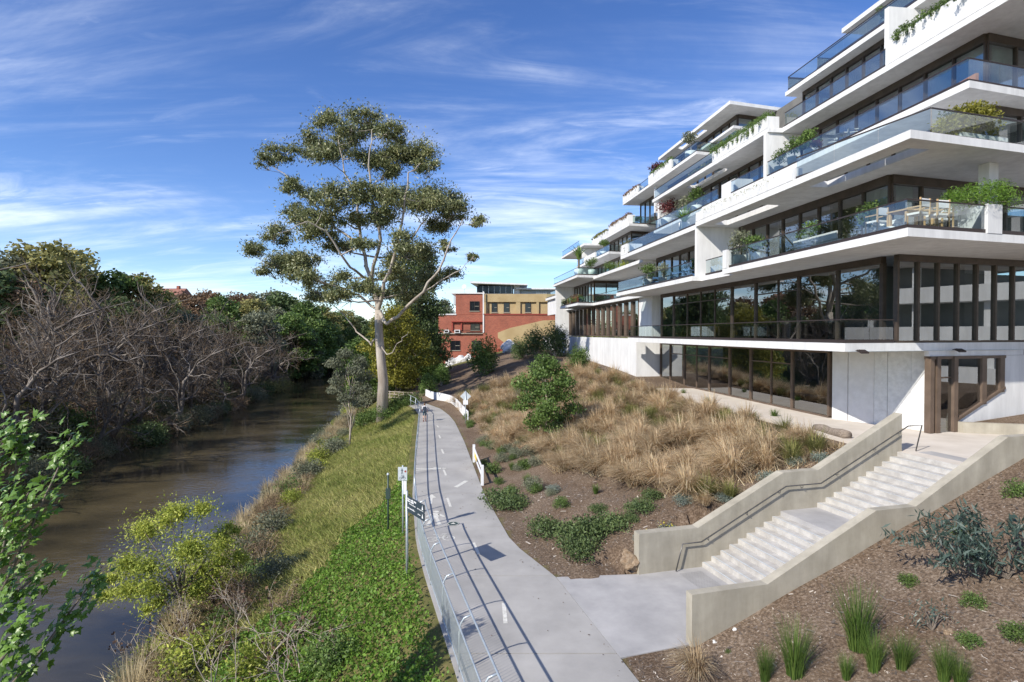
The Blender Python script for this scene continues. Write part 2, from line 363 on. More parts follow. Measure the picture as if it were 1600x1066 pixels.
# zone masks: r = grass bank, g = mulch garden
xl, xr = pathL(Y), pathR(Y)
mg = ((X > xr) & (Y < 110)).astype(float)
gm = bpy.data.materials.new('ground'); gm.use_nodes = True; t = gm.node_tree; pb = t.nodes['Principled BSDF']; pb.inputs['Roughness'].default_value = 0.95; pb.inputs['Specular IOR Level'].default_value = 0.1
geo = N(t, 'ShaderNodeNewGeometry')
def ramp(src, stops):
    cr = N(t, 'ShaderNodeValToRGB'); t.links.new(src, cr.inputs[0])
    for i, (p, c) in enumerate(stops):
        e = cr.color_ramp.elements[i] if i < 2 else cr.color_ramp.elements.new(p)
        e.position = p; e.color = (*c, 1)
    return cr
def noise(scale, detail=6, rough=0.65):
    n = N(t, 'ShaderNodeTexNoise'); t.links.new(geo.outputs['Position'], n.inputs['Vector']); n.inputs['Scale'].default_value = scale; n.inputs['Detail'].default_value = detail; n.inputs['Roughness'].default_value = rough
    return n
n1 = noise(14, 8, 0.75); n2 = noise(0.5, 4); n3 = noise(1.1, 6)
mul = ramp(n1.outputs['Fac'], [(0.33, (0.052, 0.041, 0.034)), (0.72, (0.34, 0.295, 0.25)), (0.5, (0.135, 0.103, 0.076))])
mul2 = ramp(n2.outputs['Fac'], [(0.35, (0.85, 0.76, 0.68)), (0.65, (1.15, 1.1, 1.05))])
mm = N(t, 'ShaderNodeMix', data_type='RGBA', blend_type='MULTIPLY'); mm.inputs['Factor'].default_value = 1
t.links.new(mul.outputs[0], mm.inputs['A']); t.links.new(mul2.outputs[0], mm.inputs['B'])
grs = ramp(n3.outputs['Fac'], [(0.3, (0.075, 0.085, 0.028)), (0.7, (0.20, 0.16, 0.075)), (0.5, (0.125, 0.12, 0.045))])
at = N(t, 'ShaderNodeAttribute', attribute_name='mulch')
mg_mix = N(t, 'ShaderNodeMix', data_type='RGBA'); t.links.new(at.outputs['Fac'], mg_mix.inputs['Factor'])
t.links.new(grs.outputs[0], mg_mix.inputs['A']); t.links.new(mm.outputs['Result'], mg_mix.inputs['B'])
t.links.new(mg_mix.outputs['Result'], pb.inputs['Base Color'])
bp = N(t, 'ShaderNodeBump'); bp.inputs['Strength'].default_value = 0.7; bp.inputs['Distance'].default_value = 0.05
t.links.new(n1.outputs['Fac'], bp.inputs['Height']); t.links.new(bp.outputs[0], pb.inputs['Normal'])
me = np_mesh('ground', V, F, gm, smooth=True)
am = me.attributes.new('mulch', 'FLOAT', 'POINT'); am.data.foreach_set('value', mg.ravel().astype(np.float32))
tag(link('ground', me), kind='structure')

# ---------------------------------------------------------------- river
wm = bpy.data.materials.new('river_water'); wm.use_nodes = True; t = wm.node_tree; pb = t.nodes['Principled BSDF']
pb.inputs['Base Color'].default_value = (0.055, 0.042, 0.022, 1); pb.inputs['Roughness'].default_value = 0.04; pb.inputs['IOR'].default_value = 1.5
geo = N(t, 'ShaderNodeNewGeometry'); mp = N(t, 'ShaderNodeMapping'); t.links.new(geo.outputs['Position'], mp.inputs[0]); mp.inputs['Scale'].default_value = (1.0, 1.7, 1); mp.inputs['Rotation'].default_value = (0, 0, R(20))
na = N(t, 'ShaderNodeTexNoise'); t.links.new(mp.outputs[0], na.inputs['Vector']); na.inputs['Scale'].default_value = 1.6; na.inputs['Detail'].default_value = 5; na.inputs['Distortion'].default_value = 0.4
nb = N(t, 'ShaderNodeTexNoise'); t.links.new(mp.outputs[0], nb.inputs['Vector']); nb.inputs['Scale'].default_value = 0.12; nb.inputs['Detail'].default_value = 3
mr = N(t, 'ShaderNodeMapRange'); t.links.new(nb.outputs['Fac'], mr.inputs[0]); mr.inputs[1].default_value = 0.4; mr.inputs[2].default_value = 0.65; mr.inputs[3].default_value = 0.07; mr.inputs[4].default_value = 0.36
bp = N(t, 'ShaderNodeBump'); bp.inputs['Distance'].default_value = 0.09; t.links.new(na.outputs['Fac'], bp.inputs['Height']); t.links.new(mr.outputs[0], bp.inputs['Strength'])
t.links.new(bp.outputs[0], pb.inputs['Normal'])
cr = ramp(nb.outputs['Fac'], [(0.35, (0.024, 0.022, 0.015)), (0.65, (0.085, 0.068, 0.036))]); t.links.new(cr.outputs[0], pb.inputs['Base Color'])
river = MB().poly([(-330, -50, WATER), (10, -50, WATER), (-10, 150, WATER), (-100, 420, WATER), (-330, 420, WATER)]).build('river', wm)
tag(river, kind='structure')

# ---------------------------------------------------------------- path with its slabs, dashes and symbols
path = empty('path'); tag(path, kind='structure')
st = [-6, 0, 5, 9.4, 14.6, 19.3, 24.2, 29.3, 34.5, 39.8, 45.2, 50.6, 56.0, 61.0, 66.0, 71.0]
for i in range(len(st)-1):
    y0, y1 = st[i]+0.02, st[i+1]-0.02
    k = 4; yy = [y0+(y1-y0)*j/k for j in range(k+1)]
    pts = [(float(pathL(q))-0.0, q) for q in yy] + [(float(pathR(q)), q) for q in yy[::-1]]
    MB().prism(pts, -0.12, 0.0).build('path_slab', MATS['path_concrete'], path)
def flat(name, pts, m, parent, z=0.005):
    return MB().poly([(p[0], p[1], z) for p in pts]).build(name, m, parent)
def mid(y): return float(pathL(y)*0.47 + pathR(y)*0.53)
dash = [((787, 942), (790, 974)), ((740, 848), (748, 866)), ((699, 778), (704, 792)), ((693, 734), (697, 743)), ((690, 702), (693, 709)), ((686, 680), (688, 685)), ((683, 665), (685, 668)), ((680, 655), (681, 657)), ((676, 647), (677, 648.5)), ((671, 640), (672, 641.5))]
for A, B in dash:
    a_ = PZ(A[0], A[1], 0.005); b_ = PZ(B[0], B[1], 0.005); d_ = (a_-b_).normalized(); n_ = Vector((-d_.y, d_.x, 0))*0.06
    MB().poly([b_-n_, b_+n_, a_+n_, a_-n_][::-1]).build('lane_dash', MATS['paint'], path)
def symbol(cx, cy, polys, s=1.0, rot=0.0):
    c, si = math.cos(rot), math.sin(rot); m = MB()
    for pl in polys:
        m.poly([(cx+(p[0]*c-p[1]*si)*s, cy+(p[0]*si+p[1]*c)*s, 0.006) for p in pl])
    return m.build('painted_symbol', MATS['paint'], path)
def disc(x, y, r, n=12): return [(x+r*math.cos(2*math.pi*k/n), y+r*math.sin(2*math.pi*k/n)) for k in range(n)]
arrow = [[(-.07, -.8), (.07, -.8), (.07, .2), (-.07, .2)], [(-.24, .2), (.24, .2), (0, .85)]]
walker = [disc(0, 1.0, .13), [(-.14, .2), (.14, .2), (.16, .82), (-.16, .82)], [(.14, .78), (.42, .35), (.34, .28), (.1, .6)], [(-.14, .78), (-.40, .40), (-.32, .32), (-.1, .6)],
          [(-.14, .2), (.0, .2), (-.18, -.75), (-.33, -.75)], [(0, .2), (.14, .2), (.33, -.7), (.18, -.75)]]
def ringp(x, y, r, w_, n=14):
    out = []
    for k in range(n):
        a0, a1 = 2*math.pi*k/n, 2*math.pi*(k+1)/n
        out.append([(x+r*math.cos(a0), y+r*math.sin(a0)), (x+r*math.cos(a1), y+r*math.sin(a1)), (x+(r-w_)*math.cos(a1), y+(r-w_)*math.sin(a1)), (x+(r-w_)*math.cos(a0), y+(r-w_)*math.sin(a0))])
    return out
bike = ringp(-.34, 0, .26, .06) + ringp(.34, 0, .26, .06) + [[(-.34, -.03), (.05, -.03), (.05, .04), (-.34, .04)], [(0, 0), (.06, 0), (-.1, .48), (-.16, .48)], [(.0, 0), (.06, -.02), (.26, .38), (.2, .42)], [(.34, 0), (.28, 0), (.18, .5), (.24, .5)], [(-.12, .36), (.22, .36), (.22, .42), (-.12, .42)], [(-.25, .48), (-.02, .48), (-.02, .54), (-.25, .54)], [(.1, .5), (.32, .5), (.32, .56), (.1, .56)]]
p_ = PZ(674, 780, 0); symbol(p_.x, p_.y, arrow, 1.0, R(6))
p_ = PZ(679, 812, 0); symbol(p_.x, p_.y, walker, 1.1, R(4))
p_ = PZ(688, 842, 0); symbol(p_.x, p_.y, bike, 1.0, R(12))
p_ = PZ(668, 733, 0); symbol(p_.x, p_.y, walker, 1.0, R(-80))
p_ = PZ(723, 755, 0); symbol(p_.x, p_.y, [[(-.9, -.12), (.5, -.12), (.5, .12), (-.9, .12)]], 1.0, R(70))
mh = PZ(708, 818.5, 0)
m = MB().poly([(p[0], p[1], 0.007) for p in disc(mh.x, mh.y, .27, 20)]).build('painted_roundel', MATS['green_metal'], path)
m = MB()
for r_ in ringp(mh.x, mh.y, .25, .03, 20): m.poly([(p[0], p[1], 0.010) for p in r_])
m.poly([(mh.x-.12, mh.y-.05, .010), (mh.x+.12, mh.y-.05, .010), (mh.x, mh.y+.14, .010)])
m.build('painted_roundel_mark', MATS['paint'], path)
# landing in front of the stairs, terrace beside the building
def SA(a, b): return (Q0[0]+SE[0]*a+SP[0]*b, Q0[1]+SE[1]*a+SP[1]*b)
land = empty('landing_pavement'); tag(land, kind='structure')
lp = [(float(pathR(19.2))+.01, 19.2), (float(pathR(17.0))+.01, 17.0), (float(pathR(14.4))+.01, 14.4), SA(-.86, 4.3), SA(2.5, 4.3), SA(2.5, -.05), SA(-.02, -.05)]
MB().prism(lp, -0.15, 0.004).build('paving_slab', MATS['landing_concrete'], land)
m = MB()
for i in range(14):
    for j in range(16):
        c_ = SA(1.35+i*.06, .35+j*.085); m.poly([(p[0], p[1], 0.012) for p in disc(c_[0], c_[1], .02, 5)])
m.build('tactile_studs', MATS['tactile'], land)['kind'] = 'stuff'
# ---------------------------------------------------------------- apartment building
M = MATS
G0 = Vector((17.5, 26.3)); BU = Vector((-0.1262, 0.992)); BN = Vector((-0.992, -0.1262)); BW = Vector((0.9588, 0.284))
def TS(t, s): return G0 + BU*t + BN*s
def TW(t, s, k): return TS(t, s) + BW*k            # a point k metres along the right-hand faces
LV = {0: (7.46, 7.83), 1: (11.88, 12.20), 2: (15.60, 15.92), 3: (19.25, 19.57), 4: (22.86, 23.18), 5: (26.5, 26.8), 6: (30.1, 30.42)}
apt = empty('apartment_building', (*TS(14, 0), 3.6))
tag(apt, 'white terraced apartment building with projecting balconies, bronze window frames and glass guards', 'building')
AOFF = Vector(apt.location)
def bp_(mb, name, m, parent=None, smooth=False):
    """build a part of the apartment building; world coordinates are moved into its frame"""
    me = mb.mesh(name, smooth); o = link(name, me, parent or apt, m)
    if parent is None: o.location = -AOFF
    return o
def slab(t0, t1, s, lev, s_in=-13.0, slots=(), zt=None, zb=None, skew=True, name='floor_slab', k_right=None, m='white'):
    zb_, zt_ = LV[lev]; zb_ = zb if zb is not None else zb_; zt_ = zt if zt is not None else zt_
    sk = 0.168 if skew else 0.0
    mb = MB()
    def quad(ta, tb, sa, sb):   # sa inner, sb outer ; ta None means the skewed near end
        nb_ = (t0 + sk*(s-sb)) if ta is None else ta; na_ = (t0 + sk*(s-sa)) if ta is None else ta
        mb.prism([TS(nb_, sb), TS(tb, sb), TS(tb, sa), TS(na_, sa)], zb_, zt_)
    if not slots: quad(None, t1, s_in, s)
    else:
        sa = min(q[2] for q in slots); sb = max(q[3] for q in slots)
        quad(None, t1, sb, s); quad(None, t1, s_in, sa)
        prev = None
        for (ta, tb, _, _) in sorted(slots):
            quad(prev, ta, sa, sb); prev = tb
        quad(prev, t1, sa, sb)
    return bp_(mb, name, M[m])
def pane(w_, h_, m, key={}):
    k = (round(w_, 3), round(h_, 3), m)
    if k not in key:
        me = bpy.data.meshes.new('pane'); me.from_pydata([(w_, 0, 0), (0, 0, 0), (0, 0, h_), (w_, 0, h_)], [], [(0, 1, 2, 3)]); me.update()
        me.materials.append(M[m]); key[k] = me
    return key[k]
def boxmesh(w_, d_, h_, m, key={}):
    k = (round(w_, 3), round(d_, 3), round(h_, 3), m)
    if k not in key:
        me = MB().bx(-w_/2, -d_/2, 0, w_/2, d_/2, h_).mesh('bar'); me.materials.append(M[m]); key[k] = me
    return key[k]
def put(name, me, parent, loc, ang):
    o = link(name, me, parent); o.location = loc; o.rotation_euler = (0, 0, ang); return o
def guard(A, B, z0, h=1.05, pw=1.7, gm_='guard_glass', rail=True, post_ends=True):
    """glass balustrade, outward side on the left of A->B"""
    A = Vector(A[:2]); B = Vector(B[:2]); L = (B-A).length; d = (B-A)/L; ang = math.atan2(d.y, d.x)
    mb = MB().bar(A, B, 0.09, z0, z0+0.15)
    g = bp_(mb, 'balcony_guard', M['channel'])
    if rail: bp_(MB().bar(A, B, 0.05, z0+h-0.03, z0+h+0.02), 'top_rail', M['channel'], g)
    n = max(1, round(L/pw)); wd = L/n
    me = pane(wd-0.02, h-0.19, gm_)
    for i in range(n):
        p = A + d*(wd*i+0.01); put('glass_panel', me, g, (p.x, p.y, z0+0.155), ang)
    return g
def glaz(A, B, zb, zt, n, head=0.28, sill=0.10, trans=None, mw=0.09, md=0.2, frame='bronze', doors=(), ztrans=None, skip=(), thin=(), pos=None):
    A = Vector(A[:2]); B = Vector(B[:2]); L = (B-A).length; d = (B-A)/L; ang = math.atan2(d.y, d.x)
    mb = MB().bar(A, B, 0.26, zt-head, zt-0.004).bar(A, B, 0.2, zb+0.003, zb+sill)
    g = bp_(mb, 'window_frame', M[frame])
    ps = [L*i/n for i in range(n+1)] if pos is None else pos
    n = len(ps)-1; h_ = zt-head-zb-sill
    mm_ = boxmesh(mw, md, h_-0.004, frame); th = boxmesh(mw*0.55, md*0.6, h_-0.004, frame)
    for i in range(n+1):
        p = A + d*ps[i]; put('mullion', th if i in thin else mm_, g, (p.x, p.y, zb+sill+0.002), ang)
    tr = ztrans or (zb+sill+h_*0.72)
    for i in range(n):
        p = A + d*(ps[i]+mw/2); wd = ps[i+1]-ps[i]
        if trans and i in trans:
            put('transom', boxmesh(wd-mw-.004, md*0.6, 0.07, frame), g, (*(A+d*(ps[i]+wd*.5)), tr), ang)
            put('pane', pane(wd-mw, tr-zb-sill-.004, 'window_glass'), g, (p.x, p.y, zb+sill+.002), ang)
            put('pane', pane(wd-mw, zt-head-tr-.074, 'window_glass'), g, (p.x, p.y, tr+.072), ang)
        else:
            put('pane', pane(wd-mw, h_-.004, 'window_glass'), g, (p.x, p.y, zb+sill+.002), ang)
    return g
def tpx(px, s):
    P0 = TS(0, s); r = (px-800)/FPX; return (r*P0.y-P0.x)/(BU.x-r*BU.y)
def wallq(A, B, zb, zt, th=0.25, m='white', name='wall', off=None):
    return bp_(MB().bar(A, B, th, zb, zt, th/2 if off is None else off), name, M[m])

# --- slabs
e = 0.003
slab(-0.9, 28.2, 3.0, 0, s_in=-12)
slab(-4.75, 9.2, 3.45, 1); slab(9.2+e, 13.5, 2.7, 1, skew=False); slab(13.5+e, 30.5, 3.4, 1, skew=False)
slab(-4.5, 13.6, 3.15, 2, slots=[(-3.4, 2.6, 1.3, 2.3), (6.6, 12.6, 1.3, 2.3)])
slab(13.6+e, 31.2, 2.75, 2, skew=False)
slab(-1.1, 15.0, -2.8, 3); slab(15.0+e, 36.5, -2.75, 3, skew=False)
slab(-4.0, 14.9, -4.05, 4); slab(14.9+e, 37.6, -3.0, 4, skew=False, slots=[(24.0, 31.0, -4.9, -3.9)])
slab(-4.0, 17.2, -5.75, 5)
slab(31.5, 55.0, -5.3, 5)
slab(-4.0, 14.5, -8.4, 6, s_in=-16)
slab(27.6, 45.5, -6.8, 6, s_in=-16, slots=[(34.5, 41.0, -8.0, -7.3)])
slab(45.0, 50.0, -7.4, 6, s_in=-16, zb=28.9, zt=29.2, skew=False)
slab(28.4, 36.0, -7.6, 6, s_in=-10, zb=28.15, zt=28.4, slots=[(29.2, 33.5, -8.9, -8.2)], name='awning_slab')
# far block
slab(30.5+e, 48.8, 0.6, 1, skew=False); slab(48.8+e, 60.0, 2.75, 1, s_in=0.6+e)
slab(48.8+e, 66.0, 0.6, 1, skew=False)
slab(49.4, 65.8, 2.7, 2); slab(52.8, 72.0, -2.6, 3, s_in=-12); slab(51.0, 70.0, -4.9, 4)
slab(66.5, 84.0, -2.6, 4, s_in=-12, skew=False, zb=22.5, zt=22.85); slab(66.0, 80.0, 1.2, 2, skew=False, zb=14.2, zt=14.6)
slab(31.2+e, 50.0, 0.4, 2, s_in=-13, skew=False, zb=15.4, zt=15.75)
# --- plinths, party walls and end walls
wallq(TS(29.6, 1.7), TS(66.5, 1.7), 2.0, 7.72, 0.3, off=-0.15)
wallq(TS(29.5, 1.69), TS(29.5, -0.75), 3.3, 7.455, 0.22)                 # beside the ground floor glass
wallq(TS(29.6, 0.1), TS(33.2, 0.1), 7.83, 11.875, 0.9, off=-0.45)        # pier of first floor
wallq(TS(13.55, 3.05), TS(13.55, -0.4), 12.203, 15.595, 0.32)
wallq(TS(15.05, -2.9), TS(15.05, -5.6), 19.573, 22.855, 0.32)
wallq(TS(5.2, -4.2), TS(5.2, -6.6), 23.183, 26.495, 0.3)
wallq(TS(65.6, 2.2), TS(65.6, -3.0), 7.72, 15.595, 0.5)
wallq(TS(36.4, -3.3), TS(36.4, -6.5), 19.573, 22.855, 0.4)
wallq(TS(44.0, -5.8), TS(44.0, -8.0), 23.183, 26.495, 0.3)
wallq(TS(69.5, -3.1), TS(69.5, -8.0), 15.93, 22.4, 0.3)
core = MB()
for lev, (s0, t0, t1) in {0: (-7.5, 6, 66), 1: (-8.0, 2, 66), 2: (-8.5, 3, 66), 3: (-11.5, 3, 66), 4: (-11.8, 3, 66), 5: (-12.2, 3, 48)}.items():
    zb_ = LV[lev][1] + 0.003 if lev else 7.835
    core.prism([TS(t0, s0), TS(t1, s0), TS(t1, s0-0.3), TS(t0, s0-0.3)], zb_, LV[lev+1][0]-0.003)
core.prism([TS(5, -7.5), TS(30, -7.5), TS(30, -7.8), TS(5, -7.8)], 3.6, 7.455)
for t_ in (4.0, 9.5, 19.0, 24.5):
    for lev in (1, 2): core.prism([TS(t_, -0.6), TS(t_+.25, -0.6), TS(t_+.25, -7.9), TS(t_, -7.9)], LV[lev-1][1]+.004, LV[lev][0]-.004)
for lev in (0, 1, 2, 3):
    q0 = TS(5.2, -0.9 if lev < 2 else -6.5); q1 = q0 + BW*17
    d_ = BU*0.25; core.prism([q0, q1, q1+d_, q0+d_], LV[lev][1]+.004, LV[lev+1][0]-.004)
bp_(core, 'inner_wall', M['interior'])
# --- planters and parapets
def parapet(t0, t1, s, z0, h, depth=0.55, name='planter_box'):
    n_ = max(1, round((t1-t0)/2.6)); w_ = (t1-t0)/n_
    for i in range(n_):
        o = bp_(MB().prism([TS(t0+w_*i+.009, s), TS(t0+w_*(i+1)-.009, s), TS(t0+w_*(i+1)-.009, s-depth), TS(t0+w_*i+.009, s-depth)], z0+.018, z0+h), name, M['white'])
    return o
parapet(2.7, 13.55, 3.153, 15.925, 0.62)
parapet(-4.0, 5.1, -4.047, 23.183, 1.3, 0.7)
parapet(15.0, 23.5, -2.997, 23.183, 0.85, 0.9)
parapet(29.4, 31.2, 2.753, 15.923, 1.0, 1.6)
parapet(8.7, 9.19, 3.453, 12.203, 1.12, 0.9)
parapet(20.0, 22.2, -3.2, 19.573, 1.3, 1.6)
parapet(38.0, 45.0, -5.297, 26.803, 1.15, 0.9)
parapet(51.5, 60.5, -4.897, 23.183, 1.25, 1.0)
parapet(62.0, 70.0, -4.897, 23.183, 0.9, 0.6)
parapet(49.0, 55.0, -5.297, 26.803, 0.95, 0.9)
parapet(66.0, 71.0, 1.203, 14.603, 1.6, 0.9)
parapet(60.0, 66.5, -2.597, 19.573, 0.9, 0.8)
bp_(MB().prism([TW(-4.75, 3.45, 4.1), TW(-4.75, 3.45, 4.9), TW(-4.75, 3.45, 4.9)+BU*1.3, TW(-4.75, 3.45, 4.1)+BU*1.3], 12.203, 13.35), 'planter_box', M['white'])
bp_(MB().prism([TS(-3.5, -7.0), TS(15.4, -7.0), TS(15.4, -7.5), TS(-3.5, -7.5)], 26.803, 27.75), 'parapet', M['white'])
# --- glazing
RW = 13.0
f0 = [tpx(x, -0.65) for x in (1297, 1239, 1206, 1174, 1141, 1109, 1089, 1070, 1048, 1033)]
glaz(TS(f0[0], -0.65), TS(f0[-1], -0.65), 3.6, 7.455, 9, trans=(1, 2, 4, 5, 6, 7), frame='brown_frame', mw=0.14, ztrans=6.35, thin=(2, 6), pos=[q-f0[0] for q in f0])
f1 = [0.45] + [tpx(x, 0) for x in (1378, 1309, 1248, 1216, 1181, 1144, 1117, 1095, 1074, 1053, 1034)]
glaz(TS(f1[0], 0.0), TS(f1[-1], 0.0), 7.835, 11.875, 9, trans=(3, 4, 6, 7, 8, 9), frame='bronze', head=0.32, mw=0.14, thin=(4, 7, 8, 9), ztrans=10.75, pos=[q-f1[0] for q in f1])
glaz(TS(33.3, -0.1), TS(65.2, -0.1), 7.835, 11.875, 14, frame='brown_frame', head=0.2, mw=0.16, md=0.5)
glaz(TW(-0.9, 3.0, 3.1+11.2)+BN*0.0+BU*0.16, TW(-0.9, 3.0, 3.1)+BU*0.16, 7.835, 11.875, 9, frame='bronze', head=0.3, mw=0.11, md=0.22)
glaz(TS(0.1, 0.0), TS(13.3, 0.0), 12.203, 15.595, 8, head=0.42, frame='bronze')
glaz(TS(13.9, -0.6), TS(30.0, -0.6), 12.203, 15.595, 9, head=0.35, trans=(0, 1, 2, 3, 4, 5, 6, 7, 8), ztrans=13.6)
glaz(TW(0.1, 0.0, RW), TW(0.1, 0.0, 0.03), 12.203, 15.595, 7, head=0.42)
glaz(TS(0.6, -5.7), TS(36, -5.7), 15.93, 19.245, 18, head=0.35); glaz(TW(0.6, -5.7, 10), TW(0.6, -5.7, .03), 15.93, 19.245, 5, head=0.35)
glaz(TS(0.9, -5.75), TS(14.8, -5.75), 19.575, 22.855, 8, head=0.4); glaz(TW(0.9, -5.75, 10), TW(0.9, -5.75, .03), 19.575, 22.855, 5, head=0.4)
glaz(TS(15.5, -5.75), TS(36, -5.75), 19.575, 22.855, 12, head=0.3)
glaz(TS(5.6, -6.7), TS(16.3, -6.7), 23.185, 26.495, 7, head=0.3); glaz(TS(16.3, -11.0), TS(16.3, -6.7), 23.185, 26.495, 3, head=.3)
glaz(TS(32.5, -7.6), TS(54, -7.6), 23.185, 26.495, 12, head=0.3); glaz(TW(32.5, -7.6, 8), TW(32.5, -7.6, .03), 23.185, 26.495, 4, head=0.3)
glaz(TS(30.0, -8.9), TS(45, -8.9), 26.805, 30.095, 9, head=0.3); glaz(TW(30.0, -8.9, 7), TW(30.0, -8.9, .03), 26.805, 30.095, 4, head=0.3)
glaz(TS(53.7, -0.8), TS(65.3, -0.8), 12.203, 15.595, 7, head=0.35); glaz(TW(53.7, -0.8, 9), TW(53.7, -0.8, .03), 12.203, 15.595, 5, head=0.35)
glaz(TS(54.5, -5.2), TS(69.4, -5.2), 15.93, 19.245, 7, head=0.35); glaz(TW(54.5, -5.2, 9), TW(54.5, -5.2, .03), 15.93, 19.245, 5, head=0.35)
glaz(TS(55.0, -6.6), TS(69, -6.6), 19.575, 22.855, 7, head=0.35); glaz(TW(55.0, -6.6, 9), TW(55.0, -6.6, .03), 19.575, 22.855, 5, head=0.35)
glaz(TS(66.3, -0.3), TS(78, -0.3), 7.5, 11.5, 7, frame='brown_frame', mw=0.14)
wallq(TS(66.3, 0.5), TS(80, 0.5), 11.5, 14.2, 0.3); wallq(TS(66.5, 1.3), TS(80, 1.3), 2.0, 7.5, 0.3)
# --- guards
guard(TS(-0.75, 2.85), TS(28.0, 2.85), 7.84, 1.05, 2.0); guard(TW(-0.9, 3.0, 2.9)+BU*0.12, TS(-0.7, 2.86), 7.84, 1.05, 1.5)
guard(TS(-4.55, 3.3), TS(8.6, 3.3), 12.21, 1.1, 1.8); guard(TW(-4.75, 3.45, 4.08)+BU*.12, TS(-4.52, 3.28), 12.21, 1.1, 2.0)
guard(TW(-4.75, 3.45, 14)+BU*.12, TW(-4.75, 3.45, 4.95)+BU*.12, 12.21, 1.1, 2.0)
guard(TS(9.4, 2.55), TS(13.2, 2.55), 12.21, 1.05, 1.9)
guard(TS(13.9, 3.25), TS(30.3, 3.25), 12.21, 1.05, 1.6); guard(TS(30.38, 3.2), TS(30.38, 0.0), 12.21, 1.05, 1.6)
guard(TS(-3.9, 1.75), TS(2.6, 3.0), 15.93, 1.1, 2.2); guard(TW(-3.9, 1.75, 14), TW(-3.9, 1.75, .05), 15.93, 1.1, 2.2)
guard(TS(13.8, 2.6), TS(29.3, 2.6), 15.93, 1.05, 1.8)
guard(TS(-0.9, -2.95), TS(14.9, -2.95), 19.58, 1.1, 2.0); guard(TW(-1.1, -2.8, 12)+BU*.12, TS(-0.88, -2.97), 19.58, 1.1, 2.0)
guard(TS(15.4, -2.9), TS(20.0, -2.9), 19.58, 1.05, 1.6); guard(TS(22.3, -2.9), TS(36.3, -2.9), 19.58, 1.05, 1.7)
guard(TS(5.4, -4.2), TS(14.8, -4.2), 23.19, 1.05, 2.2)
guard(TS(23.6, -3.15), TS(37.4, -3.15), 23.19, 1.0, 1.8)
guard(TS(5.0, -5.9), TS(17.0, -5.9), 26.81, 1.1, 2.0); guard(TS(17.08, -5.9), TS(17.08, -8.5), 26.81, 1.1, 2.0)
guard(TS(3.0, -7.1), TS(15.3, -7.1), 27.76, 0.9, 2.0); guard(TS(15.36, -7.1), TS(15.36, -9.5), 27.76, 0.9, 2.0)
guard(TS(31.7, -5.45), TS(37.9, -5.45), 26.81, 1.05, 1.7); guard(TW(31.5, -5.3, 8)+BU*.12, TS(31.72, -5.47), 26.81, 1.05, 1.7, gm_='pale_glass')
guard(TS(45.1, -5.45), TS(48.9, -5.45), 26.81, 1.0, 1.7)
guard(TS(49.0, 2.62), TS(59.8, 2.62), 12.21, 1.0, 1.7, gm_='pale_glass'); guard(TW(48.8, 2.75, 2.2)+BU*.12, TS(49.02, 2.6), 12.21, 1.0, 1.2, gm_='pale_glass')
guard(TS(30.8, 0.45), TS(48.6, 0.45), 12.21, 1.0, 1.7)
guard(TS(49.6, 2.55), TS(65.6, 2.55), 15.93, 1.0, 1.7); guard(TW(49.4, 2.7, 9)+BU*.12, TS(49.62, 2.53), 15.93, 1.0, 1.7, gm_='pale_glass')
guard(TS(53.0, -2.75), TS(59.9, -2.75), 19.58, 1.0, 1.7); guard(TW(52.8, -2.6, 6)+BU*.12, TS(53.02, -2.77), 19.58, 1.0, 1.7)
guard(TS(66.6, -2.75), TS(71.8, -2.75), 19.58, 1.0, 1.7); guard(TS(70.5, -2.8), TS(83.8, -2.8), 22.86, 1.0, 1.7)
guard(TW(51.0, -4.9, 7)+BU*.12, TW(51.0, -4.9, 0.6)+BU*.12, 23.19, 1.0, 1.7, gm_='pale_glass')
guard(TS(71.2, 1.05), TS(79.8, 1.05), 14.61, 0.9, 1.7); guard(TS(66.5, 1.1), TS(79.5, 1.1), 7.52, 1.0, 1.8)
# --- terrace-side lower right wall, door and slanted window
A_ = Vector((17.55, 31.0)); C0 = TS(-0.9, 3.0); Bq = C0 + BW*5.6
def onl(P0, D, px):                                # where the pixel column meets a plan line
    r = (px-800)/FPX; k = (r*P0[1]-P0[0])/(D[0]-r*D[1]); return Vector((P0[0]+D[0]*k, P0[1]+D[1]*k))
ABd = (Bq-A_)
for i, (x0, x1, mname) in enumerate([(1301, 1325, 'board_wall'), (1326, 1366, 'board_wall'), (1366.6, 1387, 'rough_wall'), (1387.6, 1424, 'rough_wall'), (1424.6, 1452, 'rough_wall')]):
    p0 = onl(A_, ABd, x0); p1 = onl(A_, ABd, x1)
    bp_(MB().bar(p0, p1, 0.3, 3.3, 7.452, 0.15+0.01*(i % 2)), 'wall_panel', M[mname])
def onR(px): return onl(C0, BW, px)
dz0, dz1 = 3.61, 7.2
w0, w1 = onR(1462), onR(1497)
def rwall(x0, x1, zb, zt, name, mname, th=0.25, off=0.0):
    return bp_(MB().bar(onR(x0), onR(x1), th, zb, zt, th/2+off), name, M[mname])
rwall(1452.5, 1600, 7.2, 7.455, 'wall', 'white'); rwall(1571, 1760, 3.0, 7.19, 'wall', 'white')
zlow = 3.9
pA, pB = onR(1496), onR(1568)
nrm = Vector((-BW.y, BW.x))
def wedge(x0, x1, z0, z1, zb, mname, name, th=0.25, off=0.0):
    a_, b_ = onR(x0), onR(x1); o0 = nrm*off; o1 = nrm*(off+th)
    return bp_(MB().prism([a_+o0, b_+o0, b_+o1, a_+o1], zb, [z0, z1, z1, z0]), name, M[mname])
wedge(1495.5, 1571, 4.1, 5.55, 3.0, 'white', 'wall')
df = rwall(1452.5, 1458.5, 3.61, 7.19, 'door_frame', 'brown_frame', 0.3, -0.08)
for x0, x1 in ((1462, 1468), (1489, 1495)): rwall(x0, x1, 3.61, 7.19, 'door_frame', 'brown_frame', 0.34, -0.10)
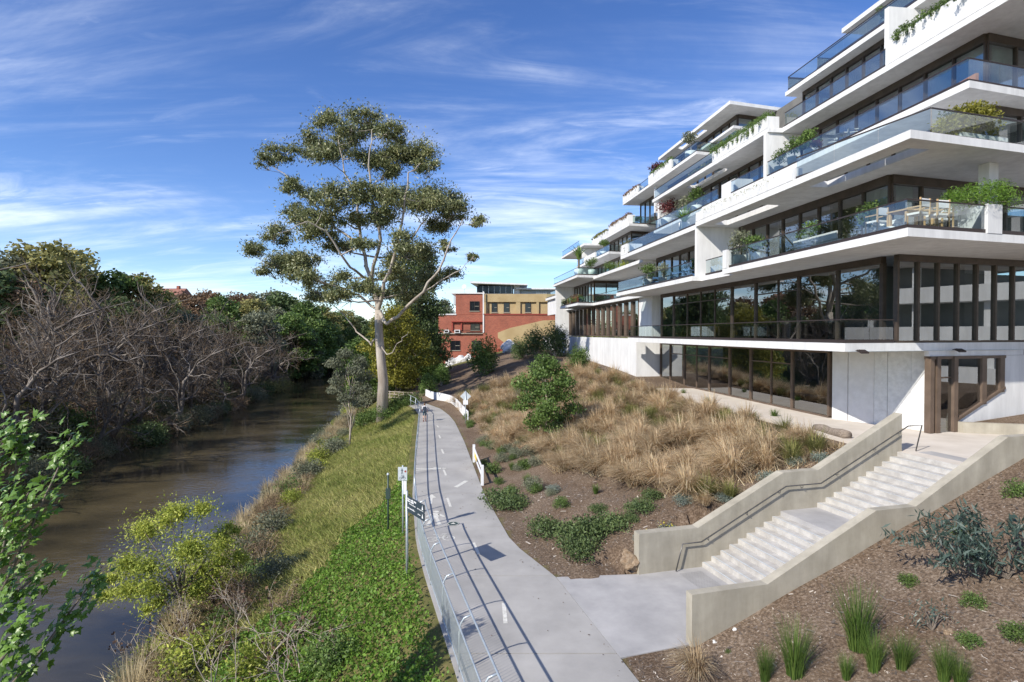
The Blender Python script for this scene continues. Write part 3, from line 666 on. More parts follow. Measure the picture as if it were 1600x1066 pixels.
for x0, x1, zb_ in ((1534, 1541, 4.85), (1562, 1569, 5.4)): rwall(x0, x1, zb_, 7.19, 'mullion', 'brown_frame', 0.3, -0.06)
wedge(1495.5, 1570, 4.22, 5.67, [4.1, 5.55, 5.55, 4.1], 'brown_frame', 'window_sill', 0.34, -0.08)
rwall(1468, 1489, 6.15, 6.22, 'transom', 'brown_frame', 0.12, 0.02)
rwall(1452.5, 1571, 7.06, 7.195, 'window_head', 'brown_frame', 0.3, -0.05)
def rpane(pts):
    mb = MB().poly([(*(onR(x)+nrm*0.05), z) for x, z in pts]); return bp_(mb, 'pane', M['window_glass'])
rpane([(1468, 3.61), (1489, 3.61), (1489, 6.15), (1468, 6.15)]); rpane([(1468, 6.22), (1489, 6.22), (1489, 7.06), (1468, 7.06)])
rpane([(1495, 4.2), (1534, 4.95), (1534, 7.06), (1495, 7.06)]); rpane([(1541, 5.1), (1562, 5.5), (1562, 7.06), (1541, 7.06)])
rwall(1458.5, 1462, 3.61, 7.06, 'wall_panel', 'bronze', 0.05, 0.05)
bp_(MB().bar(onR(1478)+nrm*2.5, onR(1700)+nrm*2.5, 0.2, 3.61, 7.45), 'inner_wall', M['interior'])
# conduit with two floodlights on the band above
cd = empty('conduit', (*onR(1400), 7.42)); tag(cd, 'thin grey conduit pipe running along the white band above the rough concrete wall', 'conduit')
m_ = MB().tube([(*(onR(1325)-nrm*0.05), 7.47), (*(onR(1590)-nrm*0.05), 7.47)], 0.022, 6); o = m_.build('pipe', M['sign_grey'], cd); o.location = -Vector(cd.location)
for x_, lab in ((1336, 'small black floodlight on the white band beside the balcony corner'), (1487, 'small black floodlight on the white band above the door')):
    p = onR(x_) - nrm*0.05
    fl = empty('floodlight', (p.x, p.y, 7.5)); tag(fl, lab, 'floodlight', 'floodlights on the building band')
    out = -nrm
    m_ = MB(); a_ = Vector((0, 0, 0)); dv = BW
    o_ = Vector((out.x, out.y, 0)); wv = Vector((dv.x, dv.y, 0))
    h0 = o_*0.35
    MB().tube([a_, o_*0.2+Vector((0, 0, .05)), h0], 0.02, 5).build('arm', M['channel'], fl)
    hb = MB(); c_ = h0
    q = [c_-wv*.22-o_*.10+Vector((0, 0, .06)), c_+wv*.22-o_*.10+Vector((0, 0, .06)), c_+wv*.22+o_*.12-Vector((0, 0, .04)), c_-wv*.22+o_*.12-Vector((0, 0, .04))]
    q2 = [v_-Vector((0, 0, .07)) for v_ in q]
    hb.poly(q).poly(q2[::-1])
    for i in range(4): hb.poly([q[i], q2[i], q2[(i+1) % 4], q[(i+1) % 4]])
    hd = hb.build('lamp_housing', M['channel'], fl)
    lens = MB().poly([v_-Vector((0, 0, .004)) for v_ in [q2[0]*.85+q2[2]*.15, q2[3]*.85+q2[1]*.15, q2[2]*.85+q2[0]*.15, q2[1]*.85+q2[3]*.15]]).build('lens', M['sign_white'], fl)
# terrace paving
ter = empty('terrace_pavement'); tag(ter, kind='structure')
e1 = SA(11.25, -0.3); e2 = SA(11.25, 4.35)
tt = [4.9, 8.5, 12, 15.5, 19, 22.5, 26, 29.4]
for i in range(len(tt)-1):
    MB().prism([TS(tt[i]+.008, 2.95), TS(tt[i+1]-.008, 2.95), TS(tt[i+1]-.008, -0.9), TS(tt[i]+.008, -0.9)], 3.2, 3.6).build('paving_slab', M['terrace_concrete'], ter)
MB().prism([TS(-3.2, 2.95), TS(4.89, 2.95), TS(4.89, -1.0), (19.9, 27.3), (21.2, 28.0), (26.0, 26.2), (24, 20), SA(14.5, 4.2), SA(11.25, 4.2), SA(11.25, -0.3)], 3.2, 3.6).build('paving_slab', M['terrace_concrete'], ter)
bed = MB().prism([onR(1497)-nrm*.35, onR(1760)-nrm*.35, onR(1760)-nrm*4, onR(1600)-nrm*3.2], 3.2, [4.05, 4.9, 4.6, 4.0]).build('garden_bed', gm); tag(bed, kind='structure')
at_ = bed.data.attributes.new('mulch', 'FLOAT', 'POINT'); at_.data.foreach_set('value', np.ones(len(bed.data.vertices), dtype=np.float32))
lw_ = MB().prism([onR(1495)-nrm*.36, onR(1495)-nrm*.05, onR(1600)-nrm*3.2, onR(1600)-nrm*3.5], 3.2, [4.1, 4.1, 4.12, 4.12]).build('retaining_wall', M['concrete'])
tag(lw_, 'low pale concrete retaining wall beside the glazed door', 'wall')

# ---------------------------------------------------------------- stairs
stairs = empty('staircase', (*SA(6, 2), 0)); tag(stairs, 'outdoor concrete staircase with two flights, solid side walls and a handrail', 'stairs')
SO = Vector(stairs.location)
def sp_(mb, name, m, parent=None, smooth=False):
    o = link(name, mb.mesh(name, smooth), parent or stairs, m)
    if parent is None: o.location = -SO
    return o
RISE = 3.6/21
def step(a0, a1, z, name='step', m='concrete_step'):
    mb = MB().prism([SA(a0, 0.003), SA(a1, 0.003), SA(a1, 4.137), SA(a0, 4.137)], z-RISE-0.12, z)
    o = sp_(mb, name, M[m])
    if name == 'step' and a1-a0 > .1: sp_(MB().prism([SA(a0+.03, 0.01), SA(a0+.075, 0.01), SA(a0+.075, 4.13), SA(a0+.03, 4.13)], z-.01, z+.003), 'nosing_strip', M['sign_grey'], o)
    return o
for i in range(9): step(2.43+.367*i, 2.43+.367*(i+1)+.02, RISE*(i+1))
step(5.733, 7.39, RISE*10, 'stair_landing', 'landing_concrete')
for i in range(10): step(7.38+.384*i, 7.38+.384*(i+1)+.02, RISE*(11+i))
step(11.22, 11.248, 3.6)
sp_(MB().prism([SA(11.9, .3), SA(12.6, .3), SA(12.6, 3.9), SA(11.9, 3.9)], 3.601, 3.606), 'tactile_strip', M['landing_concrete'])
def profwall(b0, b1, prof, zb, name):
    mb = MB()
    for (a0, z0), (a1, z1) in zip(prof[:-1], prof[1:]):
        mb.prism([SA(a0, b0), SA(a1, b0), SA(a1, b1), SA(a0, b1)], zb, [z0, z1, z1, z0])
    return sp_(mb, name, M['concrete'])
profwall(-0.36, 0.0, [(-.05, 1.4), (2.25, 1.4), (5.85, 3.12), (7.42, 3.12), (11.45, 5.1)], -0.4, 'side_wall')
profwall(4.14, 4.42, [(-.86, 1.38), (1.5, 1.38), (5.25, 3.1), (6.75, 3.1), (10.5, 5.0), (17, 5.0)], -0.4, 'side_wall')
hr = [(1.3, .03), (1.55, .95), (2.3, .95), (5.85, 2.65), (7.42, 2.65), (11.6, 4.62), (12.3, 4.62), (12.0, 3.62)]
hp = [Vector((*SA(a, .14), z)) for a, z in hr]
rail = sp_(MB().tube(hp, 0.024, 8, True), 'handrail', M['dark_steel'], smooth=True)
for a, z in ((2.6, 1.09), (4.2, 1.86), (5.6, 2.53), (6.6, 2.65), (8.2, 3.02), (10.0, 3.86), (11.2, 4.43)):
    sp_(MB().tube([(*SA(a, .005), z-.1), (*SA(a, .14), z-.1), (*SA(a, .14), z)], 0.012, 5), 'rail_bracket', M['dark_steel'])
# ---------------------------------------------------------------- vegetation makers
def rdir(n, g):
    v = g.normal(size=(n, 3)); return v/np.linalg.norm(v, axis=1, keepdims=True)
def leafquads(C, size, g, aspect=0.45, hang=0.0, jitter=0.35):
    n = len(C); ax = rdir(n, g); ax[:, 2] -= hang; ax /= np.linalg.norm(ax, axis=1, keepdims=True)
    sd = np.cross(ax, rdir(n, g)); sd /= np.maximum(np.linalg.norm(sd, axis=1, keepdims=True), 1e-4)
    L = size*(1 + jitter*g.uniform(-1, 1, (n, 1)))
    A = C - ax*L*0.5; B = C + ax*L*0.5; S = sd*L*aspect*0.5; m = C + ax*L*0.02
    V = np.stack([A, m+S, B, m-S], 1).reshape(-1, 3)
    return V, np.arange(4*n).reshape(-1, 4)
def clump(c, r, n, g, flat_=0.55, shell=0.45):
    d = rdir(n, g); k = g.uniform(0, 1, (n, 1))**shell*(1+.13*np.abs(g.normal(size=(n, 1)))) if shell < 5 else np.abs(g.normal(0, .62, (n, 1)))
    p = d*k; p[:, 2] = np.where(p[:, 2] < 0, p[:, 2]*flat_, p[:, 2])
    return np.asarray(c)[None, :] + p*np.asarray(r)[None, :]
def foliage(name, clumps, leaf, m, g, aspect=0.45, hang=0.0, per=None, flat_=0.55, shell=0.45):
    """clumps: list of (centre, radii, n)"""
    P, T = [], []
    for c, r, n in clumps:
        p = clump(c, r, n, g, flat_, shell); P.append(p)
        T.append(np.clip(g.normal(0.45+g.uniform(-.14, .14), 0.2, n), 0, 1))
    P = np.concatenate(P); T = np.concatenate(T)
    Vv, Ff = leafquads(P, leaf, g, aspect, hang)
    return np_mesh(name, Vv, Ff, m, np.repeat(T, 4))
def curve_pts(A, B, n, sag, g, wob=0.06):
    A = Vector(A); B = Vector(B); L = (B-A).length; out = []
    for i in range(n+1):
        f = i/n; p = A.lerp(B, f); p.z += sag*L*math.sin(math.pi*f)
        if 0 < i < n: p += Vector(g.normal(size=3))*wob*L*0.35
        out.append(p)
    return out
def blades(n, g, h, spread, lean=(0, 0), width=0.02, segs=3, droop=0.5, base=0.12, hvar=0.35):
    """grass clump: arching blades as quads strips"""
    ang = g.uniform(0, 2*np.pi, n); out = np.sqrt(g.uniform(0, 1, n)); H = h*(1+hvar*g.uniform(-1, 1, n))
    dx_ = np.cos(ang)*out*spread + lean[0]*g.uniform(.4, 1.2, n); dy_ = np.sin(ang)*out*spread + lean[1]*g.uniform(.4, 1.2, n)
    bx_ = np.cos(ang)*base*g.uniform(0, 1, n); by_ = np.sin(ang)*base*g.uniform(0, 1, n)
    pa = np.arctan2(dy_, dx_)+np.pi/2+g.uniform(-.6, .6, n); wx, wy = np.cos(pa)*width/2, np.sin(pa)*width/2
    rings = []
    for i in range(segs+1):
        f = i/segs; q = f**1.6
        x = bx_+dx_*q; y = by_+dy_*q; z = H*(f - droop*out*f**2.6)
        k = 1-f*0.85
        rings.append(np.stack([np.stack([x-wx*k, y-wy*k, z], 1), np.stack([x+wx*k, y+wy*k, z], 1)], 1))
    Vv = np.stack(rings, 1).reshape(n, -1, 3); nv = 2*(segs+1)
    Ff = []
    for i in range(segs): Ff.append(np.stack([np.arange(n)*nv+2*i, np.arange(n)*nv+2*i+1, np.arange(n)*nv+2*i+3, np.arange(n)*nv+2*i+2], 1))
    return Vv.reshape(-1, 3), np.concatenate(Ff), np.repeat(np.clip(g.normal(.5, .22, n), 0, 1), nv)
def tuft_mesh(name, m, seed, **kw):
    g = np.random.default_rng(seed); Vv, Ff, T = blades(kw.pop('n'), g, **kw); return np_mesh(name, Vv, Ff, m, T)
def tree_meshes(seed, h, cr, cb, trunk_r, nclump, nleaf, leaf, lm, bm_, aspect=0.5, conical=0.0, rscale=(0.30, 0.45), stems=1, shell=0.45):
    """a tree in its own frame: trunk mesh with limbs and crown mesh"""
    g = np.random.default_rng(seed); rr = random.Random(seed); mb = MB(); cl = []
    tops = []
    for s_ in range(stems):
        off = Vector((rr.uniform(-.3, .3), rr.uniform(-.3, .3), 0))*(stems > 1)*trunk_r*6
        top = Vector((rr.uniform(-.15, .15)*cr, rr.uniform(-.15, .15)*cr, h*0.86)) + off*2
        tp = curve_pts(off, top, 6, 0, g, 0.03); tops.append(tp)
        mb.tube(tp, [trunk_r*(1-.13*i) for i in range(7)], 7)
    for i in range(nclump):
        f = (i+.5)/nclump; z = cb + (h-cb)*f*0.95
        prof = (math.sin(math.pi*min(1, max(0.08, f*0.86+0.12)))**0.6) if not conical else (1-f*conical)
        a = i*2.4+rr.uniform(-.5, .5); rad = cr*prof*rr.uniform(.45, .85)
        r0 = cr*rr.uniform(*rscale)*(0.65+0.35*prof)
        c = Vector((math.cos(a)*rad, math.sin(a)*rad, z - r0*0.2))
        cl.append((tuple(c), (r0, r0, r0*0.75), int(nleaf*(r0/cr/0.37)**2)))
        tp = tops[i % stems]; k = min(5, max(1, int((z/h)*5.2)-rr.randint(0, 2))); st_ = tp[k]
        if st_.z > c.z-0.1: st_ = tp[max(0, k-1)]
        mb.tube(curve_pts(st_, c, 3, 0.05, g, 0.08), [trunk_r*.42*(1-.1*k), trunk_r*.28, trunk_r*.18, trunk_r*.06], 4, False)
    return mb.mesh('trunk', True), foliage('crown', cl, leaf, lm, g, aspect, per=None, shell=shell), bm_
def place_tree(name, meshes, loc, label, cat='tree', group=None, rz=0, sc_=(1, 1, 1)):
    tm, cm, bm_ = meshes
    if not tm.materials: tm.materials.append(bm_)
    r_ = empty(name, loc, rz); r_.scale = sc_; tag(r_, label, cat, group)
    link('trunk', tm, r_); link('crown', cm, r_)
    return r_

# ---------------------------------------------------------------- the big gum tree
g = np.random.default_rng(11)
GD = 64.0; GB = PD(597, 640, GD)
gz = tz(GB.x, GB.y)
gum = empty('gum_tree', (GB.x, GB.y, gz-0.2)); tag(gum, 'tall spreading eucalyptus with pale smooth trunk beside the path', 'tree')
GO = Vector(gum.location)
def gpx(zx, zy, dep): return PD(370+zx*.4784, 150+zy*.4784, GD+dep) - GO
mb = MB()
fork = gpx(462, 700, 0); base = Vector((0, 0, 0))
tr_pts = [base, gpx(478, 930, 0), gpx(470, 850, 0), gpx(464, 770, 0), fork]
mb.tube([Vector((0, 0, -.4))] + tr_pts[1:], [.74, .55, .49, .45, .40], 14)
limbs = []
def limb(pts, r0, r1):
    P_ = [gpx(*p) if not isinstance(p, Vector) else p for p in pts]; fine = [P_[0]]
    for a_, b_ in zip(P_[:-1], P_[1:]):
        for q in (1/3, 2/3, 1): fine.append(a_.lerp(b_, q) + Vector(g.normal(size=3))*(0.12 if q < 1 else 0))
    rad = [.58*(r0+(r1-r0)*i/(len(fine)-1)) for i in range(len(fine))]
    mb.tube(fine, rad, 8, False); limbs.extend(zip(fine, rad))
limb([fork, (440, 600, 1), (405, 480, 2), (395, 330, 2), (350, 250, 3), (330, 120, 3)], .50, .07)
limb([(440, 600, 1), (470, 470, -2), (440, 330, -3), (430, 230, -3), (440, 110, -3)], .36, .07)
limb([fork, (480, 610, -2), (520, 500, -3), (545, 380, -4), (560, 250, -4), (600, 220, -4)], .42, .06)
limb([fork, (490, 745, -1), (540, 705, -2), (610, 640, -4), (660, 570, -5), (700, 470, -5), (740, 400, -6)], .42, .06)
limb([(405, 480, 2), (320, 430, 4), (250, 350, 5), (200, 290, 6), (130, 240, 6), (90, 215, 6)], .28, .04)
limb([(440, 600, 1), (370, 560, -3), (290, 440, -5), (230, 410, -6), (130, 450, -7)], .27, .04)
limb([fork, (400, 650, 3), (320, 620, 5), (250, 600, 6), (170, 570, 7), (80, 540, 7)], .27, .04)
limb([(464, 770, 0), (440, 815, 1), (390, 770, 2), (350, 715, 3), (270, 650, 4)], .24, .05)
limb([(464, 800, 0), (490, 845, -1), (540, 800, -2), (560, 770, -2)], .14, .03)
limb([(610, 640, -4), (690, 590, -3), (740, 560, -3), (775, 525, -3)], .12, .03)
limb([(520, 500, -3), (570, 470, 2), (620, 400, 4), (650, 350, 4)], .22, .05)
cls = [(320, 90, 48), (435, 82, 58), (500, 118, 45), (350, 110, 30), (145, 188, 42), (88, 215, 30), (235, 158, 55), (280, 180, 40), (178, 285, 38), (340, 175, 55), (450, 195, 65), (530, 190, 60), (580, 195, 60), (622, 232, 34), (300, 328, 55), (240, 330, 34), (385, 318, 55), (470, 330, 55), (545, 335, 50), (620, 340, 75), (670, 350, 60), (725, 385, 45), (778, 412, 26), (190, 388, 46), (250, 425, 60), (130, 452, 46), (60, 510, 36), (130, 545, 55), (190, 560, 50), (225, 540, 42), (88, 577, 24), (330, 400, 46), (470, 400, 52), (340, 490, 46), (300, 590, 46), (240, 595, 34), (270, 650, 42), (340, 660, 42), (420, 620, 40), (510, 555, 55), (590, 520, 60), (630, 590, 52), (700, 585, 34), (690, 490, 24), (768, 530, 18), (560, 640, 50), (470, 655, 40), (420, 480, 34), (540, 470, 44), (650, 420, 45), (400, 400, 36), (500, 245, 40), (395, 140, 34)]
cl = []
for (zx, zy, r_) in cls:
    dep = g.uniform(-1, 1)*math.sqrt(max(0.1, 1-((zx-430)/420)**2))*6.5
    c = gpx(zx, zy, dep); rm = r_*.4784/FPX*GD
    # a few lobes per clump give a ragged outline
    for q in range(8):
        o_ = Vector(rdir(1, g)[0])*rm*g.uniform(.45, 1.15); o_.z *= 0.65
        cl.append((tuple(c+o_), (rm*.76, rm*.76, rm*.56), int(360*(r_/45)**2)))
    best = min(limbs, key=lambda l: (l[0]-c).length + (6 if l[0].z > c.z else 0))
    pts_ = curve_pts(best[0], c, 4, -0.05, g, 0.09); rb = min(best[1]*.7, .13)
    mb.tube(pts_, [rb, rb*.8, rb*.6, rb*.4, .02], 5, False)
    for q in range(7):
        e_ = c + Vector(rdir(1, g)[0])*rm*1.0; mb.tube(curve_pts(pts_[3], e_, 2, 0, g, .08), [.045, .03, .012], 3, False)
me = mb.mesh('trunk', True); link('trunk', me, gum, M['gum_bark'])
link('crown', foliage('crown', cl, 0.33, M['gum_leaf'], g, aspect=0.34, hang=0.6, shell=9, flat_=.8), gum)

# ---------------------------------------------------------------- other single trees
def rooted(px, py): p = ground(px, py); return p
sap = tree_meshes(21, 9.6, 2.3, 4.2, 0.11, 16, 480, 0.24, M['grey_leaf'], M['stem_bark'], 0.4)
p = rooted(546, 697); place_tree('gum_sapling', sap, p, 'young grey-green gum with a thin bare stem on the grassy bank', sc_=(1.0, 1.0, (p.z+ (8.3-p.z) + (520-540)*p.y/FPX - p.z)/9.6 if False else 1.0))
gold = tree_meshes(22, 13, 5.0, 1.5, 0.25, 26, 620, 0.34, M['gold_leaf'], M['bark'])
place_tree('autumn_tree', gold, (-16.5, 82, tz(-16.5, 82)-.3), 'golden yellow autumn tree behind the tall eucalyptus')
cyp = tree_meshes(23, 23, 6.2, 3.0, 0.35, 52, 560, 0.42, M['dark_leaf'], M['bark'], conical=0.55)
place_tree('dark_evergreen', cyp, (-16.2, 94, tz(-16.2, 94)-.3), 'dark dense evergreen rising behind the golden tree')
gb2 = tree_meshes(24, 10, 4.2, 1.0, 0.2, 22, 560, 0.34, M['bush_leaf'], M['bark'])
for x_, y_, s_, lab in ((-23, 88, 1.15, 'green bushy tree standing between the river and the golden tree'), (-15.5, 99, 0.95, 'green bushy tree beside the left end of the brick building'), (-20, 100, 1.3, 'green bushy tree just behind the dark evergreen')):
    place_tree('bushy_tree', gb2, (x_, y_, tz(x_, y_)-.3), lab, rz=x_, sc_=(s_, s_, s_))
gt = tree_meshes(25, 5.9, 2.1, 0.7, 0.07, 26, 520, 0.17, M['bush_leaf'], M['stem_bark'], stems=4, aspect=0.55)
p = rooted(856, 690); place_tree('garden_tree', gt, p, 'leafy green multi-stemmed young tree among the dry tussocks')
def shrub(seed, w_, h_, n, leaf, lm, aspect=0.5, nl=9):
    gg = np.random.default_rng(seed); cl_ = []
    for i in range(nl):
        a = i*2.4; rr_ = w_*0.5*math.sqrt((i+.5)/nl)*0.75
        cl_.append(((math.cos(a)*rr_, math.sin(a)*rr_, h_*(0.50+.16*math.sin(i*1.7))*(1-.35*(i/nl))), (w_*.24, w_*.24, h_*.42), n//nl))
    mb_ = MB()
    for c, r, n_ in cl_: mb_.tube(curve_pts((0, 0, -.05), c, 2, .05, gg, .05), [.03*h_, .02*h_, .006*h_], 4, False)
    return mb_.mesh('stems', True), foliage('crown', cl_, leaf, lm, gg, aspect, flat_=.8), M['stem_bark']
def place_shrub(meshes, loc, label, name='shrub', cat='shrub', group=None, s_=1.0, rz=0.0):
    tm, cm, bm_ = meshes
    if not tm.materials: tm.materials.append(bm_)
    r_ = empty(name, loc, rz); r_.scale = (s_, s_, s_); tag(r_, label, cat, group)
    link('stems', tm, r_); link('crown', cm, r_); return r_
bs = shrub(31, 4.2, 5.2, 3600, 0.30, M['bush_leaf']); ds = shrub(32, 4.0, 4.6, 3400, 0.28, M['dark_leaf'])
def at_d(px, d): x = (px-800)/FPX*d; return Vector((x, d, tz(x, d)))
for px, d, ms_, s_, lab in ((757, 78, bs, 1.0, 'rounded green bush in front of the brick building'), (838, 84, ds, .95, 'dark green bush below the yellow rendered wall'), (868, 80, ds, 1.0, 'dark green bush against the far white plinth'),
        (811, 86, ds, .7, 'small dark bush beside the white boulders'), (690, 80, bs, .6, 'low green bush below the brick building corner'), (668, 74, bs, .55, 'low green bush beside the end of the path'),
        (905, 62, bs, .55, 'small green bush below the far white plinth wall'), (812, 46, ds, .0, None), (672, 92, bs, .9, 'green bush beside the brick building balcony')):
    if s_ > 0:
        p = at_d(px, d); place_shrub(ms_, p, lab, 'bush', 'bush', s_=s_, rz=px)
fs = shrub(33, 2.0, 2.2, 2600, 0.10, M['green_grass'], 0.2)
for px, py, s_, lab in ((810, 622, 1.0, 'feathery green shrub left of the garden tree'), (893, 582, 1.0, 'feathery green shrub below the white plinth'), (915, 560, .9, 'feathery green shrub touching the white plinth'), (886, 556, .6, 'little feathery shrub at the white plinth corner')):
    place_shrub(fs, rooted(px, py), lab, s_=s_, rz=px)
lowb = shrub(34, 3.4, 1.9, 3200, 0.16, M['bush_leaf'])
for i, (px, py) in enumerate(((622, 640), (600, 655), (575, 665), (640, 632))):
    place_shrub(lowb, rooted(px, py)-Vector((0, 0, .15)), 'low green scrub on the bank around the base of the tall eucalyptus', 'scrub', 'shrub', 'scrub at the eucalyptus base', s_=.9+.1*(i % 3), rz=i)

# ---------------------------------------------------------------- garden planting
tus = [tuft_mesh('tussock', M['straw'], 40+i, n=520, h=1.05, spread=0.85, lean=(-.30, -.25), width=0.03, droop=0.62, base=.2) for i in range(4)]
tuo = [tuft_mesh('tussock', M['olive_grass'], 50+i, n=320, h=0.8, spread=0.6, lean=(-.15, -.2), width=0.022, droop=0.5, base=.18) for i in range(2)]
pts = []
tries = 0
while len(pts) < 345 and tries < 30000:
    tries += 1
    y_ = rnd.uniform(21.5, 66); x_ = rnd.uniform(-6, 15)
    xr_ = float(pathR(y_)); T_ = 14.2-.1272*(y_-26); gq = (x_-xr_)/(T_-xr_)
    a_ = (x_-Q0[0])*SE[0]+(y_-Q0[1])*SE[1]; b_ = (x_-Q0[0])*SP[0]+(y_-Q0[1])*SP[1]
    lo_ = 0.42 if y_ < 29 else (0.26 if y_ < 38 else 0.12)
    if y_ < 30: lo_ = 0.50-0.022*(y_-21)
    if not (lo_ < gq < 0.95) or b_ > -1.0-0.12*max(0, a_-6): continue
    if any((x_-q[0])**2+(y_-q[1])**2 < (0.72 if y_ < 45 else 1.0)**2 for q in pts): continue
    pts.append((x_, y_))
for i, (x_, y_) in enumerate(pts):
    ol = rnd.random() < 0.3
    me_ = (tuo[i % 2] if ol else tus[i % 4])
    o = link('tussock', me_); o.location = (x_, y_, tz(x_, y_)-.04); s_ = rnd.uniform(.75, 1.5); o.scale = (s_, s_, s_*rnd.uniform(.85, 1.15)); o.rotation_euler = (0, 0, rnd.uniform(-.7, .7))
    gq = (x_-float(pathR(y_)))/(14.2-.1272*(y_-26)-float(pathR(y_)))
    b_ = (x_-Q0[0])*SP[0]+(y_-Q0[1])*SP[1]
    where = 'below the far white plinth wall' if y_ > 50 and gq > .5 else 'beside the far bend of the path' if y_ > 50 else 'close to the staircase wall' if b_ > -3.2 else 'along the terrace edge' if gq > .78 else 'between the garden tree and the path' if gq < .42 else 'in the middle of the garden slope'
    tag(o, ('olive green grass tussock ' if ol else 'straw coloured dry grass tussock ')+where, 'grass tussock', ('olive tussocks ' if ol else 'dry tussocks ')+where)
wgs = shrub(58, 1.3, .8, 1500, .09, M['grey_leaf'], .45); wbs = shrub(59, 1.2, .8, 1500, .09, M['bush_leaf'], .45)
for i in range(34):
    y_ = rnd.uniform(25, 56); xr_ = float(pathR(y_)); x_ = xr_ + rnd.uniform(.6, 3.6)
    k = i % 2; place_shrub((wgs, wbs)[k], (x_, y_, tz(x_, y_)-.04), ('grey-green', 'fresh green')[k]+' low shrub in the mulch strip along the path', 'low_shrub', group=('grey-green', 'green')[k]+' shrubs along the path strip', s_=rnd.uniform(.45, .95), rz=i)
dk = [shrub(60+i, 1.35, .55, 1700, 0.075, M['dark_leaf'], 0.55, 11) for i in range(2)]
for i, (px, py, s_) in enumerate(((785, 790, 1.2), (803, 795, .9), (852, 835, 1.0), (900, 850, 1.15), (925, 835, 1.1), (957, 828, .9), (905, 868, .9), (1000, 800, .75), (1018, 780, .6), (770, 700, .8), (935, 800, .5), (985, 815, .5))):
    place_shrub(dk[i % 2], rooted(px, py), 'low dark green spreading shrub in the mulch above the path', 'groundcover_shrub', group='dark shrubs in the mulch', s_=s_*1.3, rz=i)
sv = shrub(65, .8, .42, 1500, 0.05, M['silver_leaf'], 0.5, 9)
for i, (px, py) in enumerate(((1066, 788), (1131, 786), (1245, 728), (1283, 722), (865, 770), (1199, 752))):
    place_shrub(sv, rooted(px, py), 'round silver grey cushion plant in the garden beside the staircase wall', 'cushion_plant', 'plant', 'silver cushion plants', s_=1.0, rz=i)
fl_ = foliage('flowers', [((0, 0, .32), (.34, .34, .12), 60)], 0.05, M['flower'], np.random.default_rng(5), 1.0)
for px, py, lab in ((1008, 848, 'silver cushion plant dotted with yellow flowers, nearest the staircase wall end'), (1040, 832, 'silver cushion plant dotted with yellow flowers, farther from the staircase wall end')):
    r_ = place_shrub(sv, rooted(px, py), lab, 'cushion_plant', 'plant', rz=px); link('flowers', fl_, r_)
gtf = [tuft_mesh('tuft', M['green_grass'], 70+i, n=260, h=0.6, spread=0.34, width=0.02, droop=0.25, base=.12) for i in range(2)]
for i, (px, py, s_) in enumerate(((1075, 752, .9), (931, 772, .7), (824, 758, .9), (1178, 668, 1.25), (800, 735, .8), (1210, 655, .9), (1068, 618, .8), (1105, 632, .8))):
    o = link('green_tuft', gtf[i % 2]); p = rooted(px, py); o.location = p; o.scale = (s_,)*3
    tag(o, 'bright green upright tuft among the dry garden slope planting', 'grass tuft', 'green tufts on the slope')
o = link('straw_tuft', tus[0]); o.location = rooted(1103, 790); o.scale = (.6,)*3; tag(o, 'small olive straw tuft between two silver cushion plants', 'grass tussock')
o = link('straw_tuft', tus[1]); o.location = rooted(1258, 698); tag(o, 'straw tussock beside the fallen log', 'grass tussock')
up = [tuft_mesh('tuft', M['green_grass'], 80+i, n=340, h=1.0, spread=0.42, width=0.012, droop=0.12, base=.16, lean=(-.05, 0)) for i in range(3)]
for i, (px, py, s_) in enumerate(((1340, 1015, 1.3), (1242, 1058, 1.15), (1195, 1064, .7), (1410, 1050, .75), (1322, 1062, .5), (1365, 1050, .8), (1475, 1064, .7), (1500, 1075, .6))):
    o = link('upright_tuft', up[i % 3]); o.location = rooted(px, py); o.scale = (s_,)*3; o.rotation_euler = (0, 0, i)
    tag(o, 'upright green rush tuft in the mulch below the near staircase wall', 'grass tuft', 'rush tufts in the foreground mulch')
o = link('upright_tuft', tus[2]); o.location = rooted(1088, 1058); o.scale = (.75, .75, .9); tag(o, 'thin straw coloured tuft at the foot of the near staircase wall end', 'grass tussock')
sm = shrub(90, .62, .4, 1300, 0.06, M['bush_leaf'], 0.3)
for i, (px, py, s_) in enumerate(((1418, 915, .8), (1522, 950, .9), (1516, 1010, .8), (1588, 1000, 1.0), (1500, 838, .8), (1592, 778, 1.3), (1138, 1022, .3))):
    place_shrub(sm, rooted(px, py), 'small bright green shrublet growing in the foreground mulch', 'shrublet', group='shrublets in the foreground mulch', s_=s_, rz=i)
# low eucalyptus with hanging blue-green leaves
def blue_gum(loc, spec_, label, seed, nleaf, leaf):
    gg = np.random.default_rng(seed); r_ = empty('eucalyptus_shrub', loc); tag(r_, label, 'shrub')
    mb_ = MB(); P_ = []
    for (dx_, dy_, dz_) in spec_:
        pp = curve_pts((0, 0, 0), (dx_, dy_, dz_), 6, 0.12, gg, .05); mb_.tube(pp, [.03, .025, .02, .016, .012, .008, .004], 5, False)
        for k in range(nleaf):
            f = gg.uniform(.25, 1)**.7; i_ = min(5, int(f*6)); q = pp[i_].lerp(pp[i_+1], f*6-i_)
            P_.append(np.array(q)+gg.normal(size=3)*np.array([.14, .14, .10]))
    P_ = np.array(P_); Vv, Ff = leafquads(P_, leaf, gg, .2, 0.9); 
    link('stems', mb_.mesh('stems', True), r_, M['bark'])
    link('leaves', np_mesh('leaves', Vv, Ff, M['blue_leaf'], np.repeat(np.clip(gg.normal(.5, .25, len(P_)), 0, 1), 4)), r_)
p = rooted(1575, 905)
